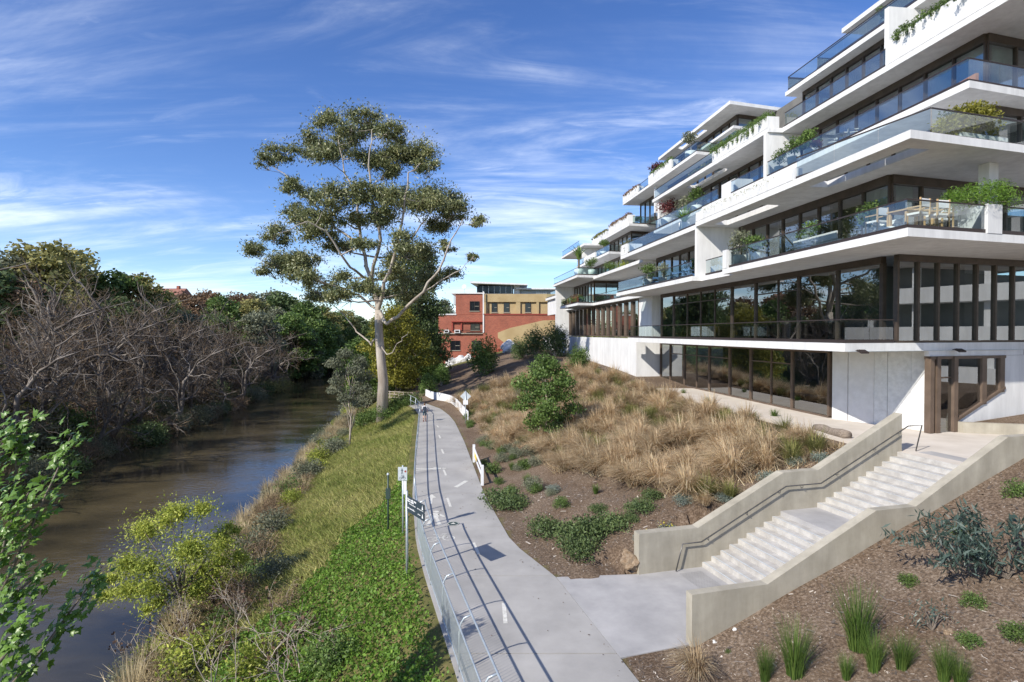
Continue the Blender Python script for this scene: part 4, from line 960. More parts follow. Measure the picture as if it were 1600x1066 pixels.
blue_gum(p, [(-2.3, .9, .75), (-1.8, .3, 1.0), (-1.2, -.2, .9), (-1.4, 1.0, 1.25), (-.6, .6, 1.5), (.6, .4, 1.3), (-.9, .1, .6), (-1.9, -.1, .45), (.3, -.4, .8), (-.3, 1.1, 1.2), (-1.0, .5, 1.2)], 'sprawling eucalyptus shrub with hanging blue-green leaves on the mulch slope', 3, 130, .23)
blue_gum(rooted(1456, 985), [(-.2, .1, .65), (.15, .1, .4), (-.35, 0, .25), (.2, -.1, .55)], 'small thin eucalyptus seedling in the foreground mulch', 4, 34, .12)

# ---------------------------------------------------------------- mulch chips, bank grass and groundcover (uncountable)
g = np.random.default_rng(77)
n = 60000
yy = g.uniform(9, 30, n); xx = g.uniform(-1, 21, n)
a_ = (xx-Q0[0])*SE[0]+(yy-Q0[1])*SE[1]; b_ = (xx-Q0[0])*SP[0]+(yy-Q0[1])*SP[1]
keep = (xx > pathR(yy)+.1) & ((b_ > 4.5) & (a_ < 15) | ((b_ < -.4) & (xx < 14.2-.127*(yy-26)))) 
xx, yy = xx[keep], yy[keep]; C = np.stack([xx, yy, terr(xx, yy)+.012], 1)
ax = rdir(len(C), g); ax[:, 2] *= .25; Ls = g.uniform(.012, .05, (len(C), 1))*(1+2.2*(g.uniform(0, 1, (len(C), 1)) > .96)); sd = np.cross(ax, [0, 0, 1.0]); sd /= np.linalg.norm(sd, axis=1, keepdims=True)
Vv = np.stack([C-ax*Ls-sd*Ls*.25, C+ax*Ls-sd*Ls*.2, C+ax*Ls+sd*Ls*.25, C-ax*Ls+sd*Ls*.2], 1).reshape(-1, 3)
o = link('mulch_chips', np_mesh('mulch_chips', Vv, np.arange(len(Vv)).reshape(-1, 4), M['chip'], np.repeat(np.clip(g.gamma(2, .2, len(C)), 0, 1), 4)))
tag(o, 'loose bark mulch chips covering the garden beds', 'mulch', kind='stuff')
def bank_pts(n, ylo, yhi, g):
    yy = ylo+(yhi-ylo)*g.uniform(0, 1, n)**1.3; f = g.uniform(0.01, .98, n); xl_ = pathL(yy)-.3; xx = xl_ + (shoreR(yy)-xl_)*f
    return xx, yy, f
xx, yy, f = bank_pts(120000, 7, 78, g)
lush = (yy < 22.5+(xx+9)*3.6+vnoise(xx, yy, .9, 4)*2.6)
# leafy groundcover near the bridge
k = lush; C = np.stack([xx[k], yy[k], terr(xx[k], yy[k])], 1); m_ = len(C)
C = np.repeat(C, 2, 0); C[:, :2] += g.normal(0, .12, (len(C), 2)); hump = (vnoise(C[:, 0], C[:, 1], 2.1, 8)+1)*.10
C[:, 2] = terr(C[:, 0], C[:, 1]) + g.uniform(0, .10, len(C)) + hump
Vv, Ff = leafquads(C, .085, g, .8, jitter=.65)
o = link('groundcover', np_mesh('groundcover', Vv, Ff, M['cover_leaf'], np.repeat(np.clip(g.normal(.5, .24, len(C))+hump*1.2-.12, 0, 1), 4))); tag(o, 'lush green leafy groundcover on the near river bank', 'groundcover', kind='stuff')
k = ~lush; bx_, by_ = xx[k], yy[k]; m_ = len(bx_)
def strands(bx_, by_, g, h, w_, name, mm_, label, lean):
    m_ = len(bx_); z_ = terr(bx_, by_); H = h*(1+.5*g.uniform(-1, 1, m_)); L = g.normal(0, .6, (m_, 2))*H[:, None] + np.array(lean)*H[:, None]
    ang = g.uniform(0, np.pi, m_); wx, wy = np.cos(ang)*w_, np.sin(ang)*w_
    A = np.stack([bx_-wx, by_-wy, z_-.02], 1); B = np.stack([bx_+wx, by_+wy, z_-.02], 1); D = np.stack([bx_+L[:, 0], by_+L[:, 1], z_+H*.8], 1)
    tt_ = np.clip(g.normal(.5, .2, m_)+vnoise(bx_, by_, .8, 12)*.3, 0, 1)
    o = link(name, np_mesh(name, np.stack([A, B, D], 1).reshape(-1, 3), np.arange(3*m_).reshape(-1, 3), mm_, np.repeat(tt_, 3))); tag(o, label, 'grass', kind='stuff'); return o
strands(bx_, by_, g, .27, .028, 'bank_grass', M['bank_grass'], 'short yellow-green grass covering the river bank beside the path', (-.5, -.3))
xx, yy, f = bank_pts(34000, 9, 78, g); k = f > .74 + vnoise(xx, yy, .5, 3)*.1
strands(xx[k], yy[k], g, .8, .04, 'bank_reeds', M['reed'], 'pale dry reeds and weeds along the water edge', (-.1, 0))
gx = g.uniform(-8, 15, 90000); gy = g.uniform(22, 66, 90000); b_ = (gx-Q0[0])*SP[0]+(gy-Q0[1])*SP[1]
gq = (gx-pathR(gy))/(14.2-.1272*(gy-26)-pathR(gy)); lo_ = np.where(gy < 30, .50-.022*(gy-21), np.where(gy < 38, .26, .12))+vnoise(gx, gy, 1.1, 6)*.06
k = (gq > lo_) & (gq < .96) & (b_ < -.9)
strands(gx[k], gy[k], g, .42, .022, 'matted_straw', M['straw'], 'matted dry straw grass lying between the tussocks on the garden slope', (-.5, -.4))
n_ = 260; ly = g.uniform(10, 55, n_); lf = np.where(g.uniform(0, 1, n_) < .5, g.uniform(.86, .99, n_), g.uniform(.02, .98, n_)); lx = pathL(ly)+(pathR(ly)-pathL(ly))*lf
Vv, Ff = leafquads(np.stack([lx, ly, np.full(n_, .03)], 1), .07, g, .6); Vv[:, 2] = .012+(Vv[:, 2]-.03)*.25+.008
o = link('leaf_litter', np_mesh('leaf_litter', Vv, Ff, M['dead_leaf'], np.repeat(g.uniform(0, 1, n_), 4))); tag(o, 'scattered dead leaves along the path edges', 'leaf litter', kind='stuff')
# shrubs and reed clumps along the near shore
rd = [tuft_mesh('reed_clump', M['reed'], 100+i, n=260, h=1.6, spread=.7, width=.035, droop=.3, base=.35) for i in range(2)]
wv = shrub(110, 2.4, 1.7, 2200, .15, M['lime_leaf'], .45); wg = shrub(111, 2.6, 1.8, 2200, .15, M['grey_leaf'], .45); wt_ = shrub(112, 2.4, 1.6, 1800, .17, M['twig'], .12); wb = shrub(113, 2.2, 1.5, 2000, .14, M['bush_leaf'], .45)
kinds = [(wv, 'yellow-green weedy shrub on the near river edge', 'yellow-green shore shrubs'), (wg, 'grey-green weedy shrub on the near river edge', 'grey-green shore shrubs'), (wt_, 'twiggy brown dead-looking shrub on the near river edge', 'twiggy shore shrubs'), (wb, 'fresh green weedy shrub on the near river edge', 'green shore shrubs')]
y_ = 16.0; i = 0
while y_ < 84:
    x_ = float(shoreR(y_))
    ff = rnd.uniform(.02, .36); xq = x_ + (float(pathL(y_))-x_)*ff
    ms_, lab, grp = kinds[rnd.choice([0, 1, 2, 3, 1, 2])]
    place_shrub(ms_, (xq, y_, tz(xq, y_)-.15), lab, 'shore_shrub', group=grp, s_=rnd.uniform(.6, 1.1), rz=i)
    if i % 2 == 0:
        o = link('reed_clump', rd[i//2 % 2]); xq = x_+rnd.uniform(0, 2.2); o.location = (xq, y_+.8, tz(xq, y_+.8)-.05); o.scale = (1, 1, rnd.uniform(.8, 1.2)); tag(o, 'pale feathery reed clump at the near water edge', 'reeds', 'reed clumps at the near shore')
    y_ += rnd.uniform(.6, 1.1); i += 1
y_ = 84.0
while y_ < 200:
    for row in range(3):
        x_ = float(shoreR(y_))+.5+row*3.2+rnd.uniform(-.8, .8); k = rnd.choice([0, 1, 3]); ms_, lab, grp = kinds[k]
        place_shrub(ms_, (x_, y_, tz(x_, y_)-.2), ('yellow-green', 'grey-green', '', 'fresh green')[k]+' bush on the distant near-side bank beyond the sapling', 'shore_shrub', 'bush', ('yellow-green', 'grey-green', '', 'green')[k]+' bushes on the distant bank', s_=rnd.uniform(1.3, 2.2), rz=y_)
    y_ += 5.0
# pale lime tree leaning over the water, bare scrub below it
g = np.random.default_rng(120)
LB = Vector((-12.8, 22.5, tz(-12.8, 22.5))); lime = empty('lime_tree', LB); tag(lime, 'bright lime green feathery tree leaning over the river', 'tree')
cl = []; mb = MB(); LT = Vector((-.6, .4, 1.6)); mb.tube([Vector((0, 0, -.3)), Vector((-.2, .1, .8)), LT], [.13, .1, .08], 7)
for (px, py, r_, dd) in ((225, 830, 45, 1), (265, 810, 40, 0), (310, 800, 35, .5), (285, 850, 55, -1), (345, 845, 42, 1), (365, 820, 24, 1.5), (205, 870, 40, 0), (245, 900, 50, -1), (190, 920, 38, -.5), (165, 940, 26, 0), (300, 900, 55, 0), (345, 890, 40, 1), (235, 945, 30, -1), (370, 870, 30, 1.5), (175, 895, 28, .5), (280, 795, 26, .5)):
    c = PD(px, py, 23.5+dd) - LB; rm = r_/FPX*23.5
    for q in range(2):
        o_ = Vector(rdir(1, g)[0])*rm*.4; cl.append((tuple(c+o_), (rm*.62, rm*.62, rm*.5), int(1000*(r_/40)**2)))
    mb.tube(curve_pts(LT, c, 4, .06, g, .06), [.06, .045, .03, .02, .008], 5, False)
link('trunk', mb.mesh('trunk', True), lime, M['bark']); link('crown', foliage('crown', cl, .12, M['lime_leaf'], g, .4, .3, shell=9, flat_=.9), lime)
def bare_shrub(loc, n, h, spread, seed, label, ndead, cat='shrub'):
    gg = np.random.default_rng(seed); r_ = empty('bare_shrub', loc); tag(r_, label, cat); mb_ = MB(); P_ = []
    def grow(p, d, L, r, lev):
        q = [p]; dd = Vector(d)
        for i in range(3):
            dd = (dd + Vector(gg.normal(size=3))*.18).normalized(); q.append(q[-1]+dd*L/3)
        mb_.tube(q, [r, r*.85, r*.7, r*.5], 4, False)
        if lev > 0:
            for k in range(3):
                b = q[1+k % 3]; nd = (dd + Vector(gg.normal(size=3))*.6).normalized(); grow(b, nd, L*.62, r*.55, lev-1)
        else: P_.extend([q[2], q[3]])
    for i in range(n):
        a = gg.uniform(0, 6.28); grow(Vector((math.cos(a)*spread*.4, math.sin(a)*spread*.4, -.1)), Vector((math.cos(a)*.45, math.sin(a)*.45, 1)).normalized(), h*gg.uniform(.4, .62), .022, 2)
    link('stems', mb_.mesh('stems', True), r_, M['stem_bark'])
    P_ = np.array([tuple(x) for x in P_]); P_ = P_[gg.choice(len(P_), min(len(P_), ndead), replace=False)]+gg.normal(0, .06, (min(len(P_), ndead), 3))
    Vv, Ff = leafquads(P_, .13, gg, .7, .5); link('dead_leaves', np_mesh('dead_leaves', Vv, Ff, M['dead_leaf'], np.repeat(gg.uniform(0, 1, len(P_)), 4)), r_)
for px, py, n_, h_, sp, lab in ((370, 1075, 7, 3.6, 1.4, 'tall bare scrub stems with withered brown leaves below the lime tree'), (250, 1050, 6, 2.4, 1.2, 'bare scrub with dark withered leaves beside the water'), (470, 1070, 6, 2.4, 1.2, 'pale branching dead shrub on the edge of the groundcover'), (400, 960, 7, 2.2, 1.5, 'brown tangled dead scrub behind the pale branching shrub'), (330, 1000, 7, 2.2, 1.4, 'brown twiggy scrub under the lime tree crown'), (440, 1010, 5, 1.8, 1.2, 'short twiggy scrub against the groundcover')):
    p = rooted(px, py); bare_shrub(p, n_, h_, sp, px, lab, 160)
for i, (px, py, ms_) in enumerate(((300, 1060, wg), (400, 1050, wv), (350, 985, wb), (520, 1040, wb), (220, 1065, wg), (450, 950, wt_), (430, 900, wg), (400, 905, wb), (380, 930, wt_))):
    ms2 = dict((id(k[0]), k) for k in kinds)[id(ms_)]
    place_shrub(ms_, rooted(px, py)-Vector((0, 0, .2)), ms2[1], 'shore_shrub', group=ms2[2], s_=.75, rz=i)

# ---------------------------------------------------------------- maple close to the bridge
g = np.random.default_rng(130)
MBASE = Vector((-12.5, 8.0, tz(-12.5, 8.0))); maple = empty('maple_tree', MBASE); tag(maple, 'maple with glossy lobed green leaves reaching in beside the bridge', 'tree')
la = [(0, 0), (.16, .10), (.42, .02), (.34, .22), (.52, .46), (.28, .44), (.20, .62), (0, 1.0)]
lobes = [(x, y) for x, y in la] + [(-x, y) for x, y in la[-2:0:-1]]
lme = bpy.data.meshes.new('leaf'); lv = [(x, y-.1, -abs(x)*.35 - (y*y)*.18) for x, y in lobes] + [(0, .35, 0)]
lme.from_pydata(lv, [], [(i, (i+1) % 14, 14) for i in range(14)]); lme.update()
at2 = lme.attributes.new('tint', 'FLOAT', 'POINT'); at2.data.foreach_set('value', np.full(15, .55, dtype=np.float32)); lme.materials.append(M['maple_leaf'])
stems = [[(-60, 1000, 9), (5, 860, 9.2), (25, 750, 9.6), (25, 655, 9.8)], [(0, 930, 9), (55, 810, 9.2), (92, 730, 9.6), (112, 678, 9.8)], [(-60, 1040, 8.5), (20, 930, 8.8), (82, 880, 9.0)], [(0, 1090, 8.6), (70, 1010, 9), (125, 935, 9.6), (160, 885, 10.2)], [(-40, 800, 9), (0, 700, 9.6), (40, 660, 10)], [(-50, 900, 8.4), (10, 830, 8.8), (45, 770, 9)], [(-50, 1090, 8), (20, 1010, 8.4), (40, 960, 8.6)]]
mb = MB(); mb.tube([Vector((0, 0, -.3)), Vector((.4, -.3, 3)), Vector((.9, .1, 6))], [.22, .17, .1], 8); top = Vector((.9, .1, 6.0)); lp_ = []
for s_ in stems:
    P_ = [PD(*q)-MBASE for q in s_]; fine = [P_[0]]
    for a_, b_ in zip(P_[:-1], P_[1:]):
        for q in (.25, .5, .75, 1): fine.append(a_.lerp(b_, q))
    mb.tube(curve_pts(top*.8, fine[0], 3, .02, g, .03)[:-1]+fine, [.04]*3+[.028-.0018*i for i in range(len(fine))], 5, False)
    for i in range(1, len(fine)):
        for q in range(16): lp_.append((fine[i].lerp(fine[i-1], g.uniform(0, 1)), (fine[i]-fine[i-1]).normalized()))
link('trunk', mb.mesh('trunk', True), maple, M['bark'])
g.shuffle(lp_)
big = []
for i, (q, d) in enumerate(lp_):
    side = Vector(rdir(1, g)[0]); pos = q + side*g.uniform(.05, .32); s_ = g.uniform(.11, .19)
    nrm_ = Vector((-.5+g.normal()*.4, -.6+g.normal()*.4, .9+g.normal()*.3)).normalized(); ydir = (side - nrm_*side.dot(nrm_)).normalized(); xdir = ydir.cross(nrm_)
    mt = Matrix(((xdir.x, ydir.x, nrm_.x), (xdir.y, ydir.y, nrm_.y), (xdir.z, ydir.z, nrm_.z))).to_4x4()
    if i < 290:
        o = link('leaf', lme, maple); o.matrix_local = Matrix.Translation(pos) @ mt @ Matrix.Scale(s_, 4)
    else: big.append(Matrix.Translation(pos) @ mt @ Matrix.Scale(s_, 4))
Vv = []; Ff = []
for mt in big:
    b = len(Vv); Vv += [tuple(mt @ Vector(v)) for v in lv]; Ff += [(b+i, b+(i+1) % 14, b+14) for i in range(14)]
# the crown behind and beside the bridge, out of the picture, gives the dappled shade
cg = foliage('crown', [((g.uniform(-3, 3.5), g.uniform(-9, -1), 7+g.uniform(-2, 3)), (1.3, 1.3, .9), 260) for i in range(16)], .2, M['maple_leaf'], g, .8)
link('crown', cg, maple)
if big:
    o = link('more_leaves', np_mesh('more_leaves', np.array(Vv), np.array(Ff), M['maple_leaf'], np.full(len(Vv), .5)), maple); o['kind'] = 'stuff'

# ---------------------------------------------------------------- far bank trees
def bare_tree(seed, h, lean):
    gg = np.random.default_rng(seed); mb_ = MB(); TW = []
    def grow(p, d, L, r, lev):
        q = [p]; dd = Vector(d); ns = 4 if lev > 2 else 3
        for i in range(ns):
            dd = (dd + Vector(gg.normal(size=3))*(.16 if lev > 3 else .22) + Vector((0, 0, .05))).normalized(); q.append(q[-1]+dd*L/ns)
        mb_.tube(q, [r*(1-.5*i/ns) for i in range(ns+1)], 6 if lev > 3 else (4 if lev > 1 else 3), False)
        if lev == 0:
            for k in range(3): TW.append((np.array(q[1+k % (ns)]), np.array((dd+Vector(gg.normal(size=3))*.7).normalized()), L*gg.uniform(.5, .9)))
            return
        nk = 4 if lev > 1 else 3
        for k in range(nk):
            b = q[max(1, ns-1-k//2)] if k else q[-1]
            sp = .35 if k == 0 else .75
            grow(b, (dd + Vector(gg.normal(size=3))*sp).normalized(), L*gg.uniform(.58, .8), r*(.62 if k == 0 else .45), lev-1)
    grow(Vector((0, 0, -.5)), Vector((lean, gg.normal()*.1, 1)).normalized(), h*.34, h*.024, 4)
    n_ = len(TW); A = np.array([x[0] for x in TW]); D = np.array([x[1] for x in TW]); L = np.array([x[2] for x in TW])[:, None]
    sd_ = np.cross(D, rdir(n_, gg)); sd_ /= np.linalg.norm(sd_, axis=1, keepdims=True); B = A+D*L
    side2 = np.cross(D, sd_)
    tri = [A-sd_*.011, A+sd_*.011, B]; V_ = [np.stack(tri, 1)]
    for k in range(3):
        st_ = A+D*L*(.3+.2*k); en = st_+(D*.5+sd_*gg.uniform(-1, 1, (n_, 1))+side2*gg.uniform(-1, 1, (n_, 1)))*L*.5
        V_.append(np.stack([st_-side2*.008, st_+side2*.008, en], 1))
    V_ = np.concatenate(V_).reshape(-1, 3)
    tw = np_mesh('twigs', V_, np.arange(len(V_)).reshape(-1, 3), M['twig'], np.repeat(gg.uniform(0, 1, len(V_)//3), 3))
    bm2 = mb_.mesh('branches', True); bm2.materials.append(M['bare_bark']); return bm2, tw
bares = [bare_tree(200+i, 15, ln) for i, ln in enumerate((.55, .2, .4, .75, .1))]
i = 0; y_ = 40.0
while y_ < 175:
    for row in range(3):
        q = y_+rnd.uniform(-2, 2); x_ = float(shoreL(q)) - (2.0+row*7.5+rnd.uniform(-1.5, 2.5))
        r_ = empty('bare_tree', (x_, q, tz(x_, q)-.2), rnd.uniform(-.5, .5)); s_ = rnd.uniform(.85, 1.25)*(1.0 if row == 0 else 1.4); r_.scale = (s_, s_, s_)
        tag(r_, ('leafless grey-brown tree leaning over the far water edge', 'leafless grey-brown tree in the middle row of the far bank', 'leafless grey-brown tree at the back of the far bank, against the evergreens')[row], 'tree', ('bare trees at the far water edge', 'bare trees of the middle row', 'bare trees of the back row')[row])
        bb, tw = bares[(i*3+row) % 5]; link('branches', bb, r_); link('twigs', tw, r_); i += 1
    y_ += 5.2 if y_ < 100 else 8.5
us0 = shrub(249, 4.8, 3.2, 2400, .28, M['ever_leaf'], .5)
evs = [tree_meshes(230+i, 17, 5.6, 3.0, .35, 26, 420, .55, lm_, M['bark'], aspect=.6) for i, lm_ in enumerate((M['ever_leaf'], M['grey_leaf'], M['dark_leaf'], M['rust_leaf'], M['bush_leaf']))]
enames = ['green', 'grey-green', 'dark green', 'rust brown', 'fresh green']
def ever(px, toppy, d, k, wk=1.0):
    x_ = (px-800)/FPX*d; zb_ = tz(x_, d); zt_ = EYE+(520-toppy)*d/FPX; h_ = max(4, zt_-zb_); s_ = h_/16.0
    place_tree('evergreen_tree' if k != 3 else 'autumn_tree', evs[k], (x_, d, zb_-.3), enames[k]+(' leafy tree in the wood at the river bend' if d > 165 else ' leafy tree on the hillside above the bare trees'), group=enames[k]+(' trees at the river bend' if d > 165 else ' trees on the hillside'), rz=px*.37, sc_=(s_*wk, s_*wk, s_))
for px, tp, d, k in ((75, 385, 98, 0), (100, 392, 104, 0), (40, 412, 110, 2), (8, 405, 96, 1), (125, 428, 112, 0), (190, 430, 108, 4), (212, 432, 112, 0), (160, 450, 118, 3), (238, 456, 125, 4), (262, 470, 130, 0), (15, 440, 82, 3), (290, 462, 150, 3), (320, 458, 160, 3),
        (345, 466, 150, 4), (372, 462, 170, 3), (395, 470, 160, 0), (420, 458, 210, 1), (440, 462, 190, 2), (462, 472, 200, 0), (480, 474, 180, 4), (500, 480, 195, 0), (520, 490, 206, 4), (540, 486, 225, 0), (455, 490, 160, 4), (430, 485, 175, 1), (490, 500, 172, 4), (515, 515, 190, 2), (535, 525, 215, 4), (405, 490, 140, 1), (560, 495, 240, 2), (585, 500, 245, 0), (475, 515, 165, 1),
        (50, 450, 85, 2), (110, 460, 92, 0), (-20, 420, 80, 2), (-60, 400, 90, 0), (180, 470, 95, 2), (230, 485, 105, 0), (290, 490, 118, 1), (340, 495, 128, 2), (385, 500, 140, 4), (620, 490, 250, 0), (655, 480, 260, 2), (690, 470, 240, 1), (670, 478, 160, 4)):
    ever(px, tp, d, k, 1.15)
for i, x_ in enumerate(range(-104, -44, 5)):
    s_ = 1.5+.4*math.sin(i*2.1); k = (0, 4, 2, 1)[i % 4]
    place_tree('evergreen_tree', evs[k], (x_, 214+3*math.sin(i), -5.2), enames[k]+' low tree closing the river bend', group=enames[k]+' trees closing the river bend', rz=i, sc_=(.75, .75, .55*s_))
    place_shrub(us0, (x_+2, 209+2*math.sin(i*1.7), -5.1), 'leafy bush at the water where the river bends away', 'bush', 'bush', 'bushes at the river bend', s_=1.6, rz=i)
# wood filling the hill behind
g = np.random.default_rng(240); cl = []
for i in range(420):
    y_ = g.uniform(125, 420); x_ = float(shoreL(min(y_, 225))) - g.uniform(22, 230)
    if y_ > 240: x_ = g.uniform(-330, 60)
    z_ = tz(x_, y_); hh = g.uniform(5, 10)
    cl.append(((x_, y_, z_+hh*.55), (hh*.75, hh*.75, hh*.6), 260))
o = link('far_wood', foliage('far_wood', cl, 1.0, M['ever_leaf'], g, .7)); tag(o, 'distant wooded hillside beyond the river', 'wood', kind='stuff')
# dense twiggy undergrowth at the far water edge
us = [shrub(250, 5.0, 3.4, 2600, .34, M['twig'], .10), shrub(251, 4.6, 3.0, 2400, .28, M['dark_leaf'], .5), shrub(252, 4.8, 3.2, 2400, .28, M['ever_leaf'], .5), shrub(253, 5.0, 3.4, 2600, .3, M['grey_leaf'], .3)]
ul = [('brown twiggy thicket overhanging the far water edge', 'twiggy thickets on the far bank'), ('dark leafy bush overhanging the far water edge', 'dark bushes on the far bank'), ('green leafy bush at the far water edge', 'green bushes on the far bank'), ('grey leafy bush at the far water edge', 'grey bushes on the far bank')]
y_ = 34.0; i = 0
while y_ < 215:
    for row in (0, 1, 2):
        k = rnd.choice([0, 0, 1, 3]) if y_ < 120 else rnd.choice([0, 1, 2, 3])
        x_ = float(shoreL(y_)) + .3 - row*4.5 + rnd.uniform(-1, .8); s_ = rnd.uniform(.8, 1.2)*(.85 if row == 0 else 1.15)
        place_shrub(us[k], (x_, y_, max(tz(x_, y_), -5.0)-.2), ul[k][0], 'thicket', 'bush', ul[k][1], s_=s_, rz=i); i += 1
    y_ += 3.3 if y_ < 110 else 6.0
for px, py in ((60, 640), (20, 600), (95, 610), (120, 650)):
    x_ = (px-800)/FPX*58; place_shrub(shrub(260+px, 5.0, 4.2, 3000, .26, M['gold_leaf' if px in (60, 95) else 'bush_leaf']), (x_-2, 58, tz(x_-2, 58)), ('yellowing' if px in (60, 95) else 'green')+' leafy bush among the bare trees on the far bank', 'bush', 'bush', ('yellowing' if px in (60, 95) else 'green')+' bushes among the bare trees', s_=1.1)
# ---------------------------------------------------------------- brick building and the block behind
def brickmat():
    m = bpy.data.materials.new('brick'); m.use_nodes = True; t = m.node_tree; b = t.nodes['Principled BSDF']; b.inputs['Roughness'].default_value = 0.9
    tcn = N(t, 'ShaderNodeTexCoord'); mp = N(t, 'ShaderNodeMapping'); t.links.new(tcn.outputs['Object'], mp.inputs[0]); mp.inputs['Rotation'].default_value = (R(90), 0, 0)
    bk = N(t, 'ShaderNodeTexBrick'); t.links.new(mp.outputs[0], bk.inputs['Vector']); bk.inputs['Scale'].default_value = 1.6
    bk.inputs['Color1'].default_value = (.34, .095, .055, 1); bk.inputs['Color2'].default_value = (.25, .066, .042, 1); bk.inputs['Mortar'].default_value = (.30, .17, .12, 1); bk.inputs['Mortar Size'].default_value = .02
    no = N(t, 'ShaderNodeTexNoise'); t.links.new(tcn.outputs['Object'], no.inputs['Vector']); no.inputs['Scale'].default_value = .5; no.inputs['Detail'].default_value = 5
    mx_ = N(t, 'ShaderNodeMix', data_type='RGBA', blend_type='MULTIPLY'); mx_.inputs['Factor'].default_value = .5
    t.links.new(bk.outputs[0], mx_.inputs['A']); t.links.new(no.outputs['Fac'], mx_.inputs['B']); 
    hv = N(t, 'ShaderNodeHueSaturation'); hv.inputs['Value'].default_value = 1.35; t.links.new(mx_.outputs['Result'], hv.inputs['Color'])
    t.links.new(hv.outputs[0], b.inputs['Base Color']); MATS['brick'] = m
brickmat()
mat('yellow_render', (.36, .265, .135), (.43, .33, .18), rough=.9, scale=.5)
mat('red_trim', (.28, .05, .035), rough=.8)
mat('dark_pane', (.012, .014, .018), rough=.08)
mat('tile_roof', (.22, .10, .075), (.30, .14, .10), rough=.9, scale=2)
BD = 118.0
def bx_px(d, x0, x1, ytop, ybot): # pixel rectangle on a plane at distance d
    return (x0-800)/FPX*d, (x1-800)/FPX*d, EYE+(520-ybot)*d/FPX, EYE+(520-ytop)*d/FPX
brick = empty('brick_building', ((720-800)/FPX*BD, BD, 1)); tag(brick, 'red brick building with a stepped roofline and a yellow rendered upper storey', 'building')
BO = Vector(brick.location)
def bb(x0, x1, yt, yb, d0, d1, m, name, parent=None, z0=None):
    a, b_, zb_, zt_ = bx_px(BD, x0, x1, yt, yb)
    o = link(name, MB().bx(a, BD+d0, zb_ if z0 is None else z0, b_, BD+d1, zt_).mesh(name), parent or brick, M[m])
    if parent is None: o.location = -BO
    return o
bb(685, 755, 492, 580, 0, 14, 'brick', 'wall', z0=-1); bb(712, 755.0, 459.5, 491.8, .02, 13, 'brick', 'wall'); bb(755.2, 872, 492, 585, -.6, 13, 'brick', 'wall', z0=-1)
bb(756, 872, 461, 491.8, .3, 13, 'yellow_render', 'upper_storey'); bb(757, 874, 459.5, 472, -.1, .28, 'yellow_render', 'parapet')
for a, b_ in ((756, 762), (806, 813), (838, 842)): bb(a, b_, 472.2, 491.8, -.05, .28, 'yellow_render', 'pilaster')
bb(683, 713, 490.3, 492.4, -.12, 14.1, 'white', 'coping'); bb(705, 757, 457.5, 459.3, -.2, 13.2, 'white', 'coping'); bb(754.6, 756.6, 456, 520, -.75, -.62, 'white', 'downpipe'); bb(755.5, 873, 490.6, 492.2, -.75, -.1, 'red_trim', 'coping')
pm = MB(); pp = [(778, 520), (796, 513), (848, 501), (872, 500), (872, 545), (800, 545), (778, 528)]
pv = [((x-800)/FPX*BD, EYE+(520-y)*BD/FPX) for x, y in pp]
pm.poly([(x, BD-.68, z) for x, z in pv][::-1]); n_ = len(pv)
for i in range(n_):
    j = (i+1) % n_; pm.poly([(pv[i][0], BD-.68, pv[i][1]), (pv[j][0], BD-.68, pv[j][1]), (pv[j][0], BD-.6, pv[j][1]), (pv[i][0], BD-.6, pv[i][1])])
o = link('render_patch', pm.mesh('render_patch'), brick, M['yellow_render']); o.location = -BO
bb(775, 795, 545, 560, -.75, -.62, 'red_trim', 'render_patch')
def bwin(x0, x1, yt, yb, off, nm=1, tr=True):
    f = bb(x0, x1, yt, yb, off-.03, off-.005, 'dark_pane', 'window'); d_ = off-.10
    bb(x0-.8, x1+.8, yb, yb+1.0, off-.14, off+.02, 'concrete', 'sill', f)
    for k in range(nm+2):
        q = x0+(x1-x0-.7)*k/(nm+1); bb(q, q+.7, yt, yb-.01, d_, off-.035, 'channel', 'frame', f)
    bb(x0, x1, yt-.5, yt+.2, d_-.01, off-.035, 'channel', 'frame', f)
    if tr: bb((x0+x1)/2, x1, (yt+yb)/2-.3, (yt+yb)/2+.3, d_+.01, off-.035, 'concrete', 'frame', f)
bwin(734, 749, 471.5, 486, 0); bwin(735, 749.5, 506.5, 516, 0); bwin(703.5, 719, 533, 547.5, 0); bwin(737, 752, 533, 548, 0, 1, False)
for x0 in (768, 787, 820.5): bwin(x0, x0+9, 473.5, 488, .3, 0)
bb(706, 755, 502, 503.5, -.5, -.01, 'red_trim', 'canopy'); bb(706, 708, 503.6, 516, -.25, -.01, 'red_trim', 'post'); bb(720, 722, 503.6, 516, -.25, -.01, 'red_trim', 'post')
bb(684, 756, 520.5, 522, -.35, -.02, 'concrete', 'ledge')
for x0, x1 in ((694, 702), (710.5, 719)):
    u = bb(x0, x1, 515.5, 520.4, -.6, -.1, 'sign_white', 'air_conditioner'); bb(x0+1.2, x1-1.2, 516.5, 519.5, -.62, -.605, 'channel', 'grille', u)
rl = bb(725, 755, 515.6, 516.3, -.5, -.44, 'channel', 'balcony_railing')
for k in range(16): bb(725+k*1.95, 725.5+k*1.95, 516.4, 520.4, -.49, -.45, 'channel', 'baluster', rl)
bb(666, 684.5, 543, 544.5, 0, 4, 'white', 'balcony_slab'); bb(667, 684.5, 551, 554, 0, 4, 'yellow_render', 'balcony_slab')
for x0 in (667, 675.5, 683): bb(x0, x0+.8, 544.6, 550.9, .1, .25, 'channel', 'balcony_post')
sa_ = empty('satellite_dish', ((723-800)/FPX*BD, BD+4, EYE+(520-458)*BD/FPX)); tag(sa_, 'round satellite dish on a mast on the brick building roof', 'satellite dish')
